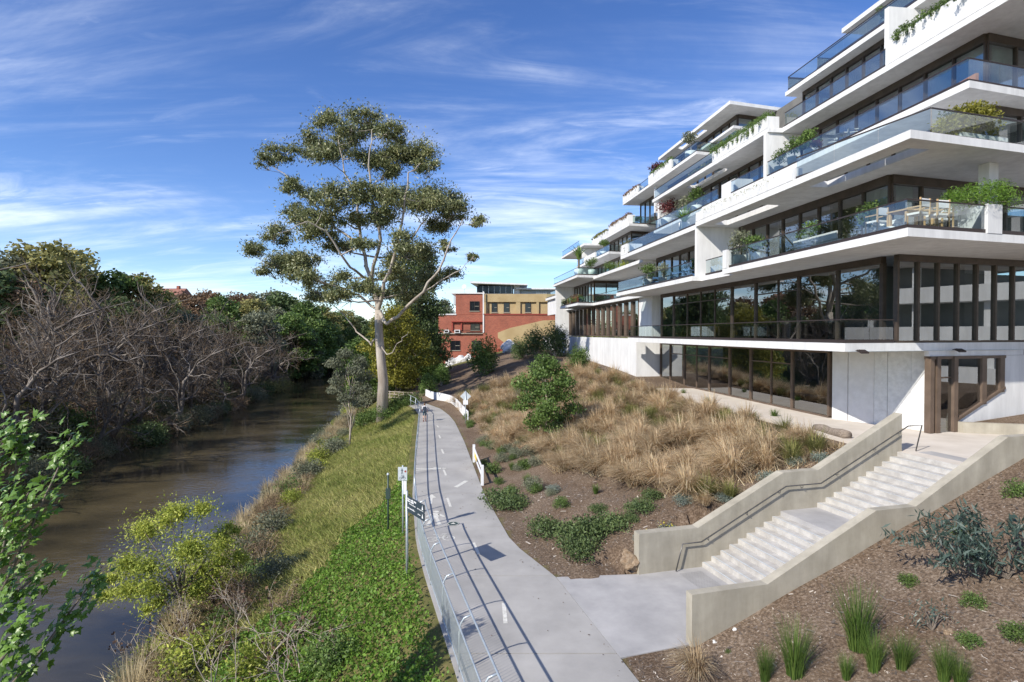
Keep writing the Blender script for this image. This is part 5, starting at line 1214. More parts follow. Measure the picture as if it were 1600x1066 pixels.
MB().tube([(0, 0, -.2), (0, 0, 1.2)], .05, 6).build('mast', M['steel'], sa_); o = MB().lathe([(0.01, 0), (.3, .04), (.5, .14), (.52, .14), (.3, .02), (.01, -.03)], (0, 0, 0), 16).build('dish', M['sign_grey'], sa_, True); o.location = (0, -.1, 1.6); o.rotation_euler = (R(70), 0, R(-20))
def boulder(loc, s_, seed, label, m='pale_rock', group=None):
    gg = np.random.default_rng(seed); bm = bmesh.new(); bmesh.ops.create_icosphere(bm, subdivisions=3, radius=1)
    for v in bm.verts:
        c = v.co; k = 1 + .22*math.sin(c.x*3.1+seed)*math.cos(c.y*2.7+seed*2)+.14*math.sin(c.z*5+c.x*4+seed)
        v.co = c*k
    me_ = bpy.data.meshes.new('boulder'); bm.to_mesh(me_); bm.free(); o = link('boulder', me_, None, M[m]); o.location = loc; o.scale = s_; o.rotation_euler = (0, 0, seed); tag(o, label, 'rock', group); return o
for i, (px, py, w_) in enumerate(((703, 572, 1.3), (712, 570, 1.6), (722, 568, 1.5), (731, 567, 1.2))):
    a, _, z_, _ = bx_px(BD-2, px, px, py, py); boulder((a, BD-2, z_), (w_, 1.2, 1.6), i, 'white painted boulder at the foot of the brick building', group='white boulders under the brick building')
a, _, z_, _ = bx_px(BD-8, 795, 795, 545, 545); boulder((a, BD-8, z_), (1.8, 1.3, 1.5), 9, 'pale boulder below the yellow rendered wall')
# modern block behind
mod = empty('modern_building', (-2, 150, 6)); tag(mod, 'modern flat-roofed building with a dark glazed top storey behind the brick building', 'building'); MO = Vector(mod.location)
def mbx(x0, x1, yt, yb, d0, d1, m, name, D_=150.0):
    a, b_, zb_, zt_ = bx_px(D_, x0, x1, yt, yb); o = link(name, MB().bx(a, D_+d0, zb_, b_, D_+d1, zt_).mesh(name), mod, M[m]); o.location = -MO; return o
mbx(738, 872, 459, 560, 0, 12, 'sign_grey', 'wall'); mbx(745, 802, 447, 458.9, .2, 12, 'dark_pane', 'glazing')
for k in range(6): mbx(754+k*9, 755+k*9, 447, 458.9, -.1, .18, 'sign_grey', 'mullion')
mbx(803, 812, 446, 458.9, 0, 12, 'white', 'wall'); mbx(813, 872, 453, 458.9, 1, 12, 'sign_grey', 'wall'); mbx(806, 872, 450.5, 452.8, -1, 12, 'white', 'roof_slab')
a, b_, z0_, z1_ = bx_px(150, 736, 824, 443, 446); rf = MB().prism([(a, 147), (b_, 147), (b_, 163), (a+1, 163)], [z1_-.2, z0_-.2, z0_-.2, z1_-.2], [z1_+.3, z0_+.1, z0_+.1, z1_+.3]); o = link('roof_slab', rf.mesh('roof_slab'), mod, M['white']); o.location = -MO
for k in range(12): mbx(838+k*2.6, 838.8+k*2.6, 453.5, 459, -.2, -.05, 'sign_grey', 'screen_bar')
mbx(706, 713, 456, 475, 4, 10, 'sign_grey', 'wall')
# church-like roof and house on the far hill
hs_ = empty('hill_house', PD(265, 470, 185)); tag(hs_, 'house with a red tiled gable roof among the trees on the far hill', 'house')
MB().bx(-5, -4, -6, 5, 4, 1.2).build('wall', M['white'], hs_)
m_ = MB(); A_r = [(-5.6, -4.6, 1.1), (5.6, -4.6, 1.1), (5.6, 4.6, 1.1), (-5.6, 4.6, 1.1), (-5.6, 0, 4.0), (5.6, 0, 4.0)]
for f_ in ((0, 1, 5, 4), (2, 3, 4, 5), (0, 4, 3), (1, 2, 5), (3, 2, 1, 0)): m_.poly([A_r[i] for i in f_])
rf = m_.build('roof', M['tile_roof'], hs_); MB().bx(2.6, -.6, 2.4, 3.4, .4, 4.8).build('chimney', M['brick'], rf)
tw = empty('spire', PD(229, 470, 190)); tag(tw, 'small dark pointed tower on the far wooded hill', 'tower'); MB().bx(-1, -1, -6, 1, 1, 4).build('shaft', M['bare_bark'], tw); m_ = MB()
for q in ((-1.2, -1.2), (1.2, -1.2), (1.2, 1.2), (-1.2, 1.2)): pass
qs = [(-1.2, -1.2, 4.02), (1.2, -1.2, 4.02), (1.2, 1.2, 4.02), (-1.2, 1.2, 4.02)]
for i in range(4): m_.poly([qs[i], qs[(i+1) % 4], (0, 0, 7)])
m_.poly(qs[::-1]); m_.build('roof', M['tile_roof'], tw)

# ---------------------------------------------------------------- railings along the path
rail_n = empty('steel_railing', (float(pathL(15)), 15, 0)); tag(rail_n, 'galvanised steel railing with vertical bars and a raised handrail along the near path', 'railing'); RO = Vector(rail_n.location)
def rp(mb_, name, m='steel', par=rail_n, off=None, smooth=True):
    o = link(name, mb_.mesh(name, smooth), par, M[m]); o.location = -Vector(par.location); return o
def fx(y): return float(pathL(y))+.10
ysn = [6.6, 9.0, 11.4, 13.8, 16.2, 18.6, 21.0, 23.3]
line = [(fx(q), q) for q in np.arange(6.6, 23.35, .8)]; line.append((fx(23.3), 23.3))
for z_, r_, nm in ((.12, .02, 'bottom_rail'), (1.12, .026, 'top_rail')): rp(MB().tube([(x, y, z_) for x, y in line], r_, 7), nm)
rp(MB().tube([(x+.30, y, 1.42) for x, y in line], .028, 8), 'handrail')
for q in ysn: rp(MB().tube([(fx(q), q, -.3), (fx(q), q, .95), (fx(q)+.03, q, 1.18), (fx(q)+.12, q, 1.33), (fx(q)+.30, q, 1.41)], .026, 7), 'post')
barm = MB().tube([(0, 0, .13), (0, 0, 1.11)], .0085, 5).mesh('bar'); barm.materials.append(M['steel'])
q = 6.7
while q < 23.25:
    o = link('bar', barm, rail_n); o.location = Vector((fx(q), q, 0))-RO; q += .115
rail_f = empty('post_and_rail_fence', (float(pathL(40)), 40, 0)); tag(rail_f, 'plain two-rail galvanised fence along the far path', 'fence')
ln2 = [(fx(q), q) for q in np.arange(23.7, 66, 1.2)]
for z_ in (.62, 1.15): rp(MB().tube([(x, y, z_) for x, y in ln2], .03, 7), 'rail', par=rail_f)
q = 23.7
while q < 66: rp(MB().tube([(fx(q), q, -.3), (fx(q), q, 1.18)], .03, 6), 'post', par=rail_f); q += 2.4
# dark fence and steps where the path turns behind the eucalyptus
df_ = empty('timber_fence', (-13.5, 69, 0)); tag(df_, 'short grey timber fence across the end of the path', 'fence')
for k in range(9):
    x_ = -16.2+k*.62; o = link('post', boxmesh(.1, .1, 1.25, 'stem_bark'), df_); o.location = (x_+13.5, (70.2-k*.32)-69, -.1)
for z_ in (.4, .8, 1.1): rp(MB().tube([(-16.4, 70.3, z_), (-11.1, 67.5, z_)], .045, 5), 'rail', 'stem_bark', df_)

# ---------------------------------------------------------------- signs
def pole_at(px, py, top_py, r_, name, label, cat='sign', m='steel'):
    p = ground(px, py); r0 = empty(name, p); tag(r0, label, cat); h_ = EYE+(520-top_py)*p.y/FPX - p.z
    MB().tube([(0, 0, -.3), (0, 0, h_)], r_, 8).build('post', M[m], r0, True); return r0, h_, p
wf, h_, p = pole_at(636, 902, 768, .045, 'wayfinding_sign', 'tall wayfinding post with two dark finger blades beside the railing')
dv = Vector((.80, -1.15, 0)).normalized()
ang = math.atan2(dv.y, dv.x)
def words(parent, x0, x1, z0, h_):                       # small unreadable lettering: word-length runs of uneven strokes
    mb_ = MB(); x = x0; rr = random.Random(int(x0*100+z0*1000))
    while x < x1:
        for _ in range(rr.randint(4, 7)):
            if x > x1: break
            hh = h_*rr.choice((1, .68, .68, .72, 1)); mb_.poly([(x, -.0145, z0), (x+h_*.42, -.0145, z0), (x+h_*.42, -.0145, z0+hh), (x, -.0145, z0+hh)]); x += h_*.56
        x += h_*.5
    o = link('lettering', mb_.mesh('lettering'), parent, M['sign_white']); o['kind'] = 'stuff'
for z_, rows in ((h_-.42, ((.08, .78, .155, .06), (.08, .58, .085, .06), (.22, .72, .015, .035), (.86, 1.30, .015, .035))), (h_-.70, ((.08, .66, .13, .055), (.90, 1.08, .11, .04)))):
    b_ = link('sign_blade', MB().bx(0.03, -.012, 0, 1.38, .012, .26).mesh('blade'), wf, M['sign_dark']); b_.location = (0, 0, z_); b_.rotation_euler = (0, 0, ang)
    for q in rows: words(b_, *q)
    link('arrow', MB().poly([(1.20, -.0145, .07), (1.30, -.0145, .07), (1.25, -.0145, .23)]).mesh('arrow'), b_, M['sign_white'])
ps, h_, p = pole_at(629.6, 838, 728, .035, 'shared_path_sign', 'grey post with a small sign showing a walker above a bicycle')
b_ = link('sign_plate', MB().bx(-.19, -.05, 0, .19, -.035, .56).mesh('plate'), ps, M['sign_grey']); b_.location = (0, 0, h_-.62)
def sym(polys, s_, ox, oz, m, y=-.053):
    mb_ = MB()
    for pl in polys: mb_.poly([(ox+q[0]*s_, y, oz+q[1]*s_) for q in pl])
    return mb_.mesh('pictogram')
link('pictogram', sym(walker, .13, -.02, .36, None), b_, M['sign_dark']); link('pictogram', sym(bike, .21, 0, .10, None), b_, M['sign_dark']); link('pictogram', sym([disc(.12, .38, .045)], 1, 0, 0, None), b_, M['red_trim'])
o = link('lower_plate', MB().bx(.03, -.03, 0, .16, -.015, .55).mesh('plate'), ps, M['sign_white']); o.location = (0, 0, h_-1.2)
lp2, h_, p = pole_at(606.5, 831, 743, .04, 'slim_post', 'slim dark green post with a small box, standing in the grass', 'post', 'green_metal')
MB().bx(-.09, -.09, h_-1.05, .09, .09, h_-.6).build('meter_box', M['green_metal'], lp2); MB().lathe([(0.001, .1), (.05, .06), (.06, 0)], (0, 0, h_), 10).build('cap', M['sign_grey'], lp2)
dm, h_, p = pole_at(727.5, 662, 611, .035, 'warning_sign', 'grey back of a diamond warning sign on a post beside the curved white wall')
b_ = link('diamond_plate', MB().prism([(-.5, 0), (0, -.5), (.5, 0), (0, .5)], 0, .012).mesh('plate'), dm, M['sign_grey']); b_.rotation_euler = (R(90), 0, 0); b_.location = (0, .05, h_-.5)
o = link('lower_plate', MB().bx(-.22, -.06, 0, .22, -.045, .4).mesh('plate'), dm, M['sign_white']); o.location = (0, 0, h_-1.25)
# white barrier beside the path
p0 = ground(740.5, 722); p1 = ground(753.5, 759); br = empty('white_barrier', p0); tag(br, 'white two-post barrier with a yellow panel at the path edge', 'barrier')
d_ = p1-p0; d_.z = 0; L_ = d_.length; br.rotation_euler = (0, 0, math.atan2(d_.y, d_.x)); zd = p1.z-p0.z
for x_, z_ in ((0, 0), (L_, zd)): MB().bx(x_-.075, -.075, z_-.3, x_+.075, .075, z_+1.12).build('post', M['sign_white'], br)
for z_, w_ in ((.45, .09), (.85, .12)):
    MB().prism([(.08, -.03), (L_-.08, -.03), (L_-.08, .03), (.08, .03)], [z_, z_+zd, z_+zd, z_], [z_+w_, z_+zd+w_, z_+zd+w_, z_+w_]).build('rail', M['sign_white'], br)
MB().bx(L_*.18, -.05, .55+zd*.3, L_*.42, -.035, .85+zd*.3).build('reflector_panel', M['yellow'], br)
# curved white low wall
wp = [(665, 618.5), (673.8, 623), (683, 625), (692.5, 626.5), (703.8, 629.5), (710, 633.5), (715, 638), (720, 644), (726, 651), (731.5, 657.5)]
G_ = [ground(*q) for q in wp]; cw = empty('curved_white_wall', G_[5]); tag(cw, 'low curved white panel wall following the outside of the path bend', 'wall')
for i in range(len(G_)-1):
    a_, b_ = G_[i], G_[i+1]; o = link('wall_panel', MB().bar((a_.x, a_.y), (b_.x+(a_.x-b_.x)*.03, b_.y+(a_.y-b_.y)*.03), .08, min(a_.z, b_.z)-.2, max(a_.z, b_.z)+.85).mesh('wall_panel'), cw, M['sign_white']); o.location = -Vector(cw.location)

# ---------------------------------------------------------------- the walker
p = PZ(663.5, 658.6, 0); per = empty('person', p, R(8)); tag(per, 'person walking along the path in a light top, dark shorts and dark backpack', 'person')
mb = MB()
def limb_(pts_, r_): mb.tube(pts_, r_, 10)
limb_([(0, 0, .92), (0, .0, 1.05), (0, .02, 1.22), (0, .03, 1.38), (0, .02, 1.46)], [.15, .14, .16, .17, .10]); limb_([(0, .02, 1.42), (0, .03, 1.56)], [.06, .055])
limb_([(0, .03, 1.50), (0, .04, 1.56), (0, .05, 1.64), (0, .05, 1.71), (0, .04, 1.745)], [.06, .085, .10, .08, .03])
limb_([(.09, 0, .95), (.10, .14, .52), (.10, .06, .12), (.10, .04, .06)], [.095, .062, .045, .045]); limb_([(.10, .03, .045), (.10, .16, .05), (.10, .22, .04)], [.045, .045, .03])
limb_([(-.09, 0, .95), (-.10, .02, .52), (-.10, -.24, .16), (-.10, -.27, .12)], [.095, .062, .045, .045]); limb_([(-.10, -.28, .10), (-.10, -.20, .03), (-.10, -.14, .02)], [.042, .042, .03])
limb_([(.17, .02, 1.40), (.24, -.06, 1.14), (.25, .06, .90)], [.055, .042, .034]); limb_([(.25, .06, .90), (.25, .10, .80)], [.038, .025])
limb_([(-.17, .02, 1.40), (-.24, .08, 1.14), (-.23, .22, .95)], [.055, .042, .034]); limb_([(-.23, .22, .95), (-.22, .28, .88)], [.038, .025])
tmp = mb.build('tmp', None); tmp.data.materials.clear()
md = tmp.modifiers.new('r', 'REMESH'); md.mode = 'VOXEL'; md.voxel_size = .018
dg = bpy.context.evaluated_depsgraph_get(); bme = bpy.data.meshes.new_from_object(tmp.evaluated_get(dg)); bpy.data.objects.remove(tmp)
mat('skin', (.50, .30, .22), rough=.6); mat('shirt', (.62, .62, .64), rough=.9); mat('shorts', (.05, .09, .12), rough=.9); mat('shoe', (.35, .08, .05), rough=.8); mat('hair', (.10, .06, .035), rough=.8); mat('pack', (.03, .04, .06), rough=.8)
for n_ in ('skin', 'shirt', 'shorts', 'shoe', 'hair'): bme.materials.append(M[n_])
for f_ in bme.polygons:
    c = f_.center
    f_.material_index = 3 if c.z < .16 else 0 if c.z < .55 else 2 if c.z < .98 and abs(c.x) < .2 else 1 if c.z < 1.47 and (abs(c.x) < .2 or c.z > 1.12) else 4 if c.z > 1.62 or (c.z > 1.52 and c.y < .03) else 0
    f_.use_smooth = True
link('body', bme, per); bp2 = MB().bx(-.15, -.26, 1.02, .15, -.12, 1.42).build('backpack', M['pack'], per); bv = bp2.modifiers.new('b', 'BEVEL'); bv.width = .05; bv.segments = 3

# ---------------------------------------------------------------- log and rocks in the garden
a_ = ground(1278, 678); b_ = ground(1324, 692); lg = empty('fallen_log', a_); tag(lg, 'weathered fallen log lying below the terrace edge', 'log'); v_ = b_-a_
gg = np.random.default_rng(3); lpts = [Vector((0, 0, .30)) + v_*f_ + Vector((0, 0, .03*math.sin(f_*9))) for f_ in np.linspace(-.1, 1.0, 8)]
MB().tube(lpts, [.15, .18, .2, .19, .21, .22, .23, .23], 12).build('trunk', M['log'], lg, True)
for px, py, s_, sd_, lab in ((985, 884, .34, 3, 'brown boulder at the end of the far staircase wall'), (980, 868, .2, 5, 'smaller brown boulder behind the boulder at the staircase wall'), (995, 892, .26, 6, 'low brown boulder touching the staircase wall end')):
    boulder(ground(px, py)+Vector((0, 0, s_*.3)), (s_, s_*.8, s_*.75), sd_, lab, 'rock')
for px, py, s_, sd_, lab in ((1117, 1005, .07, 2, 'small pale stone beside the foot of the near staircase wall'), (1148, 985, .07, 4, 'small tan stone close to the near staircase wall'), (1482, 990, .12, 7, 'reddish brown stone lying in the foreground mulch'), (1068, 1045, .06, 8, 'small pale stone at the corner of the landing')):
    boulder(ground(px, py)+Vector((0, 0, s_*.3)), (s_, s_*.8, s_*.6), sd_, lab, 'rock' if sd_ == 7 else 'pale_rock')

# ---------------------------------------------------------------- balcony furniture and plants
def pot_plant(t, s, z, kind, label, s_=1.0, pot=True):
    q = TS(t, s); r_ = empty('potted_plant', (q.x, q.y, z)); r_.scale = (s_,)*3; tag(r_, label, 'plant')
    h0 = 0.0
    if pot: MB().lathe([(.001, 0), (.20, 0), (.27, .25), (.28, .48), (.24, .48), (.22, .42), (.001, .42)], (0, 0, 0), 14).build('pot', M['pot'], r_, True); h0 = .42
    gg = np.random.default_rng(int(abs(t*31+s*17+z*7)) + len(label))
    if kind in ('spiky', 'palm'):
        Vv, Ff, T_ = blades(90 if kind == 'spiky' else 46, gg, .9, .75, width=.06 if kind == 'spiky' else .10, droop=.45, base=.06); Vv[:, 2] += h0 + (.6 if kind == 'palm' else 0)
        link('leaves', np_mesh('leaves', Vv, Ff, M['cover_leaf' if kind == 'spiky' else 'bush_leaf'], T_), r_)
        if kind == 'palm': MB().tube([(0, 0, h0), (0, 0, h0+.65)], .06, 7).build('stem', M['bark'], r_)
    else:
        lm_ = {'leafy': 'bush_leaf', 'gold': 'gold_leaf', 'red': 'red_leaf', 'olive': 'grey_leaf', 'tan': 'rust_leaf'}[kind]
        cl_ = [((gg.uniform(-.25, .25), gg.uniform(-.25, .25), h0+.35+.5*gg.uniform(0, 1)), (.3, .3, .26), 130) for _ in range(6)]
        MB().tube([(0, 0, h0-.05), (.03, 0, h0+.6)], [.03, .015], 5).build('stem', M['stem_bark'], r_)
        link('leaves', foliage('leaves', cl_, .10, M[lm_], gg, .5, flat_=.9), r_)
    return r_
Z1, Z2, Z3, Z4, Z5 = 12.203, 15.923, 19.573, 23.183, 26.803
for a in ((8.3, 2.8, Z1, 'olive', 'white pot with a wispy grey-green plant beside the balcony end wall', 1.5), (7.0, 2.7, Z1, 'leafy', 'large white pot with a leafy green plant on the first balcony', 1.4), (2.6, 2.4, Z1, 'leafy', 'green potted plant behind the low balcony bench', 1.2), (-1.6, 2.3, Z1, 'leafy', 'slim green potted plant beside the balcony armchair', 1.2),
          (14.2, -3.4, Z3, 'leafy', 'first small green plant in a white pot beside the upper balcony end wall', 1.2), (12.6, -3.5, Z3, 'leafy', 'bushy plant in a wide white pot on the upper balcony', 1.6), (11.0, -3.6, Z3, 'leafy', 'tall green plant in a grey pot on the upper balcony', 1.6), (10.2, -3.4, Z3, 'red', 'red-flowering plant in a small pot on the upper balcony', .8),
          (17.5, 2.2, Z2, 'spiky', 'spiky bright green plant in a round pot on the balcony', 1.5), (24.0, 2.7, Z1, 'leafy', 'leafy plant in a white pot behind the lower balcony glass', 1.6), (20.5, 2.7, Z1, 'olive', 'olive green plant in a pot among the blue balcony chairs', 1.2),
          (53.0, 1.6, Z2, 'palm', 'palm in a large round planter on the far balcony', 2.4), (51.0, .3, Z2, 'leafy', 'low leafy plant in a round bowl on the far balcony', 1.8), (44.5, -6.2, Z5, 'red', 'dark red small tree on the upper far balcony', 2.0), (35.0, -3.6, Z3, 'red', 'purple-leaved small tree on the middle balcony', 2.2), (31.0, -3.6, Z3, 'olive', 'grey-leaved small tree on the middle balcony', 2.0),
          (28.0, -3.7, Z3, 'leafy', 'leafy potted shrub on the middle balcony', 1.8), (35.0, -6.3, Z5, 'olive', 'pale wispy potted tree under the flat roof', 2.2), (59.0, -3.6, Z3, 'leafy', 'green potted shrub at the far upper balcony corner', 1.8), (9.5, -7.6, 27.75, 'leafy', 'small green shrub on the topmost terrace', 1.1), (1.5, -7.6, 27.75, 'red', 'red-leaved shrub on the topmost terrace', 1.6)):
    pot_plant(*a[:4], a[4], a[5])
def trailing(t0, t1, s, z, r_, drop, lm_, label, leaf=.10, dens=110, name='planter_plants'):
    q = TS((t0+t1)/2, s); e_ = empty(name, (q.x, q.y, z)); tag(e_, label, 'plant'); gg = np.random.default_rng(int(abs(t0*13+s*5+z)))
    cl_ = []; n_ = max(3, int(abs(t1-t0)/(r_*.8)))
    for i in range(n_):
        f_ = (i+.5)/n_; c = TS(t0+(t1-t0)*f_, s) - q; k = gg.uniform(.7, 1.25)
        cl_.append(((c.x, c.y, r_*.35*k), (r_*k, r_*k*.8, r_*.75*k), int(dens*k)))
        if drop > 0:
            for u in range(2):
                c2 = c + BN*(.32+.05*u); cl_.append(((c2.x+gg.normal()*.2, c2.y+gg.normal()*.2, -drop*gg.uniform(.0, .7)), (.13, .13, drop*.6), int(dens*.22)))
    link('leaves', foliage('leaves', cl_, leaf, M[lm_], gg, .45, .4, flat_=1.0), e_)
    mb_ = MB()
    for c, _, _ in cl_[:n_ if drop <= 0 else 3*n_:1 if drop <= 0 else 3]: mb_.tube([(c[0], c[1], -.2), (c[0], c[1], .05), c], [.02, .015, .008], 4, False)
    return e_
trailing(-1.5, 4.8, -4.35, Z4+1.3, .42, .35, 'bush_leaf', 'green hedge trailing over the uppermost near planter wall', .12, 220)
trailing(15.2, 23.3, -3.35, Z4+.85, .5, .5, 'bush_leaf', 'long green hedge trailing over the middle upper planter', .12, 260)
trailing(4.5, 13.2, 2.85, Z2+.62, .10, .25, 'olive_grass', 'thin sprigs trailing over the long white planter', .07, 10)
trailing(29.5, 31.0, 2.3, Z2+1.0, .42, .9, 'grey_leaf', 'grey-green plant hanging from the end planter box', .12, 220)
trailing(38.3, 44.8, -5.7, Z5+1.15, .42, .3, 'bush_leaf', 'green plants in the planter below the flat roof', .14, 140)
trailing(51.8, 60.2, -5.3, Z4+1.25, .42, .3, 'rust_leaf', 'brownish grasses in the far upper planter', .14, 140)
trailing(62.2, 69.5, -5.2, Z4+.9, .42, .2, 'olive_grass', 'olive plants on the farthest upper planter', .14, 140)
trailing(49.2, 54.8, -5.7, Z5+.95, .35, .2, 'rust_leaf', 'brown tufts in the planter at the end of the upper terrace', .14, 120)
trailing(49.6, 59.5, 2.1, Z1+.35, .6, 0, 'bush_leaf', 'dense mixed leafy plants in the far bay planter', .18, 240)
trailing(52, 57.5, 1.6, Z1+.9, .45, 0, 'rust_leaf', 'tall bronze-leaved plants in the far bay planter', .18, 120)
o_ = TW(49.4, 2.7, 5.0); 
for k, (t_, s_, lab) in enumerate(((50.2, -2.2, 'clipped green hedge behind the far glass guard'), (50.4, -4.0, 'yellow-green hedge next to the clipped hedge on the far balcony'))):
    trailing(t_, t_+1.2, s_, Z2+1.0, .95, 0, ('bush_leaf', 'lime_leaf')[k], lab, .16, 420)
trailing(32.2, 33.4, -8.0, Z5+.6, .6, 0, 'bush_leaf', 'green plants behind the pale glass guard under the flat roof', .14, 240)
trailing(24.5, 30, -4.0, Z4+.3, .5, 0, 'olive_grass', 'mixed low plants behind the middle upper guard', .14, 160)
trailing(51.6, 52.6, -6.5, Z4+.6, .7, 0, 'bush_leaf', 'green hedge behind the pale glass of the far upper terrace', .14, 320)
# big arching bush on the corner planter, golden shrub one floor up
def bush_at(P_, z, r_, n_, leaf, lm_, label, asp=.3, name='balcony_bush'):
    e_ = empty(name, (P_.x, P_.y, z)); tag(e_, label, 'plant'); gg = np.random.default_rng(int(z*10)); cl_ = []
    for i in range(16):
        d = rdir(1, gg)[0]; cl_.append(((d[0]*r_*.75, d[1]*r_*.5, abs(d[2])*r_*.45), (r_*.42, r_*.42, r_*.3), n_//16))
    link('leaves', foliage('leaves', cl_, leaf, M[lm_], gg, asp, .3, flat_=1), e_); mb_ = MB()
    for c, _, _ in cl_: mb_.tube([(0, 0, -.4), (c[0]*.4, c[1]*.4, c[2]*.6), c], [.02, .015, .006], 4, False)
    link('stems', mb_.mesh('stems'), e_, M['stem_bark'])
bush_at(TW(-4.75, 3.45, 4.4)+BU*.6, 13.45, 1.35, 5200, .13, 'cover_leaf', 'big arching green bush spilling over the corner planter box', .18)
bush_at(TW(-3.9, 1.75, 3.4)+BU*1.2, 16.9, 1.5, 4200, .15, 'gold_leaf', 'golden yellow shrub in a pale planter behind the balcony guard', .5)
bp_(MB().prism([TW(-3.9, 1.75, 2.5)+BU*.7, TW(-3.9, 1.75, 5.2)+BU*.7, TW(-3.9, 1.75, 5.2)+BU*1.6, TW(-3.9, 1.75, 2.5)+BU*1.6], 15.925, 16.6), 'planter_box', M['pot'])
# column behind the corner planter
bp_(MB().prism([TW(-3.2, 3.45, 6.2), TW(-3.2, 3.45, 6.75), TW(-3.2, 3.45, 6.75)+BU*.5, TW(-3.2, 3.45, 6.2)+BU*.5], 12.203, 15.595), 'column', M['white'])
def frame_chair(P_, z, rz, label, name, m, w_=.5, h_=.95, seat=.48, sm=None, group=None, arms=True):
    r_ = empty(name, (P_.x, P_.y, z), rz); tag(r_, label, 'chair', group)
    for x_ in (-1, 1):
        link('leg', boxmesh(.05, .05, seat if x_ < 3 else 0, m), r_).location = (x_*w_/2, w_/2, 0); link('leg', boxmesh(.05, .05, h_, m), r_).location = (x_*w_/2, -w_/2, 0)
        if arms: MB().bx(x_*w_/2-.03, -w_/2+.03, seat+.2, x_*w_/2+.03, w_/2, seat+.24).build('armrest', M[m], r_)
    MB().bx(-w_/2+.03, -w_/2+.03, seat-.06, w_/2-.03, w_/2+.02, seat+.02).build('seat', M[sm or m], r_)
    MB().bx(-w_/2+.03, -w_/2-.015, seat+.22, w_/2-.03, -w_/2+.015, h_-.03).build('backrest', M[sm or m], r_)
    for z_ in (.18,): MB().bx(-w_/2+.026, w_/2-.02, z_, w_/2-.026, w_/2+.02, z_+.04).build('stretcher', M[m], r_)
    return r_
mat('blue_metal', (.10, .20, .38), rough=.4); mat('terracotta', (.42, .20, .11), rough=.8); mat('cushion', (.70, .69, .67), rough=.9)
tb = TW(-4.75, 3.45, 1.9)+BU*1.6
tbl = empty('dining_table', (tb.x, tb.y, Z1), math.atan2(BW.y, BW.x)); tag(tbl, 'tall wooden table between the wooden balcony chairs', 'table')
MB().bx(-.8, -.45, .98, .8, .45, 1.04).build('table_top', M['wood'], tbl)
for x_ in (-.7, .7):
    for y_ in (-.35, .35): link('leg', boxmesh(.09, .09, .975, 'wood'), tbl).location = (x_, y_, 0)
for k, (kx, ky, rz, lab) in enumerate(((.95, 2.5, 0, 'tall wooden balcony chair at the corner end of the table'), (1.3, .75, .1, 'tall wooden balcony chair with its back to the guard, next to the corner'), (2.3, .75, -.1, 'tall wooden balcony chair with its back to the guard, towards the planter'), (3.3, 1.4, 1.5, 'tall wooden balcony chair beside the white planter box'))):
    q = TW(-4.75, 3.45, kx)+BU*ky; frame_chair(q, Z1, math.atan2(BW.y, BW.x)+rz, lab, 'wooden_chair', 'wood', .55, 1.3, .75, 'cushion', None)
q = TS(-2.3, 2.2); ac = frame_chair(q, Z1, 2.2, 'white armchair with a lattice back on the balcony', 'armchair', 'cushion', .8, .85, .42); 
for k in range(5): MB().tube([(-.36+k*.16, -.44, .45), (-.20+k*.14, -.44, .8)], .014, 4).build('lattice_bar', M['sign_grey'], ac); MB().tube([(-.20+k*.14, -.455, .45), (-.36+k*.16, -.455, .8)], .014, 4).build('lattice_bar', M['sign_grey'], ac)
q = TS(1.6, 2.4); bn = empty('low_bench', (q.x, q.y, Z1), math.atan2(BU.y, BU.x)); tag(bn, 'long low pale bench along the balcony glass', 'bench'); MB().bx(-1.6, -.3, .28, 1.6, .3, .38).build('seat', M['cushion'], bn)
for x_ in (-1.5, 1.5): MB().bx(x_-.04, -.28, 0, x_+.04, .28, .277).build('leg', M['sign_grey'], bn)
MB().bx(-1.6, .3, .39, 1.6, .36, .75).build('backrest', M['cushion'], bn)
q = TW(-1.1, -2.8, 1.1)+BU*2.0; sf = empty('sofa', (q.x, q.y, Z3), math.atan2(BU.y, BU.x)); tag(sf, 'terracotta coloured covered sofa at the upper balcony corner', 'sofa')
o = MB().bx(-1.0, -.45, 0, 1.0, .45, .45).build('seat', M['terracotta'], sf); o = MB().prism([(-1.0, -.62), (1.0, -.62), (1.0, -.452), (-1.0, -.452)], 0, [.95, .8, .78, .93]).build('backrest', M['terracotta'], sf)
for k, (t_, s_) in enumerate(((22.8, 2.4), (21.6, 2.3), (18.6, 2.5), (17.4, 2.3), (16.2, 2.4))):
    frame_chair(TS(t_, s_), Z1, k*1.3, 'blue metal chair on the lower balcony beyond the white party wall', 'blue_chair', 'blue_metal', .5, .85, .45, None, 'blue balcony chairs')
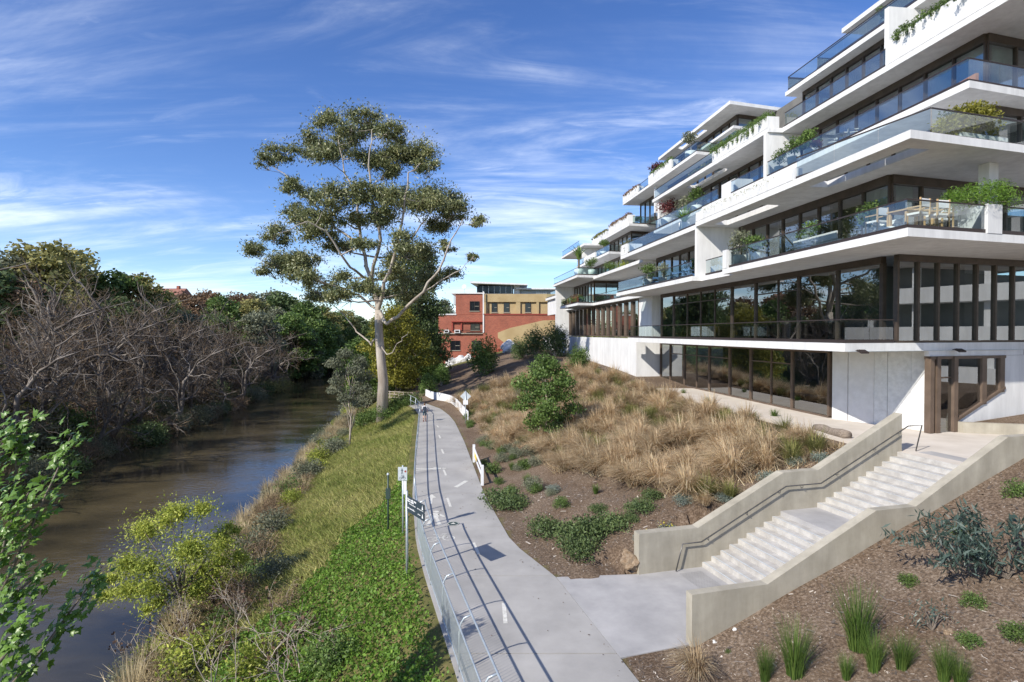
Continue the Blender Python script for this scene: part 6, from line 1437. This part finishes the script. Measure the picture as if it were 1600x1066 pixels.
q = TS(8.0, -3.6); rt = empty('round_table', (q.x, q.y, Z3)); tag(rt, 'small round pale table on the upper balcony', 'table'); MB().lathe([(.001, .72), (.45, .72), (.45, .76), (.001, .76)], (0, 0, 0), 18).build('table_top', M['cushion'], rt); MB().tube([(0, 0, 0), (0, 0, .72)], .04, 8).build('pedestal', M['sign_grey'], rt)
for t_ in (8.9, 7.1): frame_chair(TS(t_, -3.6), Z3, 1.0 if t_ > 8 else -2, 'pale chair drawn up to the round upper balcony table', 'pale_chair', 'sign_grey', .5, .85, .45, 'cushion', 'chairs at the round upper table')
# curtains behind the first-floor corner
def curtain(A, B, zb, zt):
    A = Vector(A); B = Vector(B); n_ = 40; d = (B-A)/n_; nn = Vector((-d.y, d.x)).normalized(); V_ = []; F_ = []
    for i in range(n_+1):
        q = A+d*i+nn*.05*math.sin(i*1.25); V_ += [(q.x, q.y, zb), (q.x, q.y, zt)]
    for i in range(n_): F_.append((2*i, 2*i+2, 2*i+3, 2*i+1))
    me_ = bpy.data.meshes.new('curtain'); me_.from_pydata(V_, [], F_); me_.update(); o = link('curtain', me_, apt, M['curtain']); o.location = -AOFF
curtain(TS(.6, -.4), TS(2.4, -.4), Z1+.05, 15.5); curtain(TW(.5, -.4, .3), TW(.5, -.4, 1.3), Z1+.05, 15.5); curtain(TS(11.6, -.4), TS(13.0, -.4), Z1+.05, 15.5)
curtain(TS(1.2, -6.1), TS(4.5, -6.1), Z3+.05, 22.7); curtain(TW(1.3, -6.1, .5), TW(1.3, -6.1, 2.2), Z3+.05, 22.7)

# ---------------------------------------------------------------- neighbouring block across the bridge (seen in the glass)
nb_ = empty('neighbouring_block', (52, 14, 3)); tag(nb_, 'white banded apartment block across the bridge, mirrored in the corner glazing', 'building'); NO = Vector(nb_.location)
def nbx(x0, y0, z0, x1, y1, z1, m, name):
    o = link(name, MB().bx(x0, y0, z0, x1, y1, z1).mesh(name), nb_, M[m]); o.location = -NO; return o
nbx(46, -20, 0, 62, 24, 26, 'interior', 'wall')
for k in range(7): nbx(43.5, -21, 4.2+k*3.3, 45.99, 25, 5.5+k*3.3, 'white', 'balcony_band')
for k in range(9): nbx(44.2, -19+k*5, 0, 44.7, -18.5+k*5, 25, 'white', 'column')
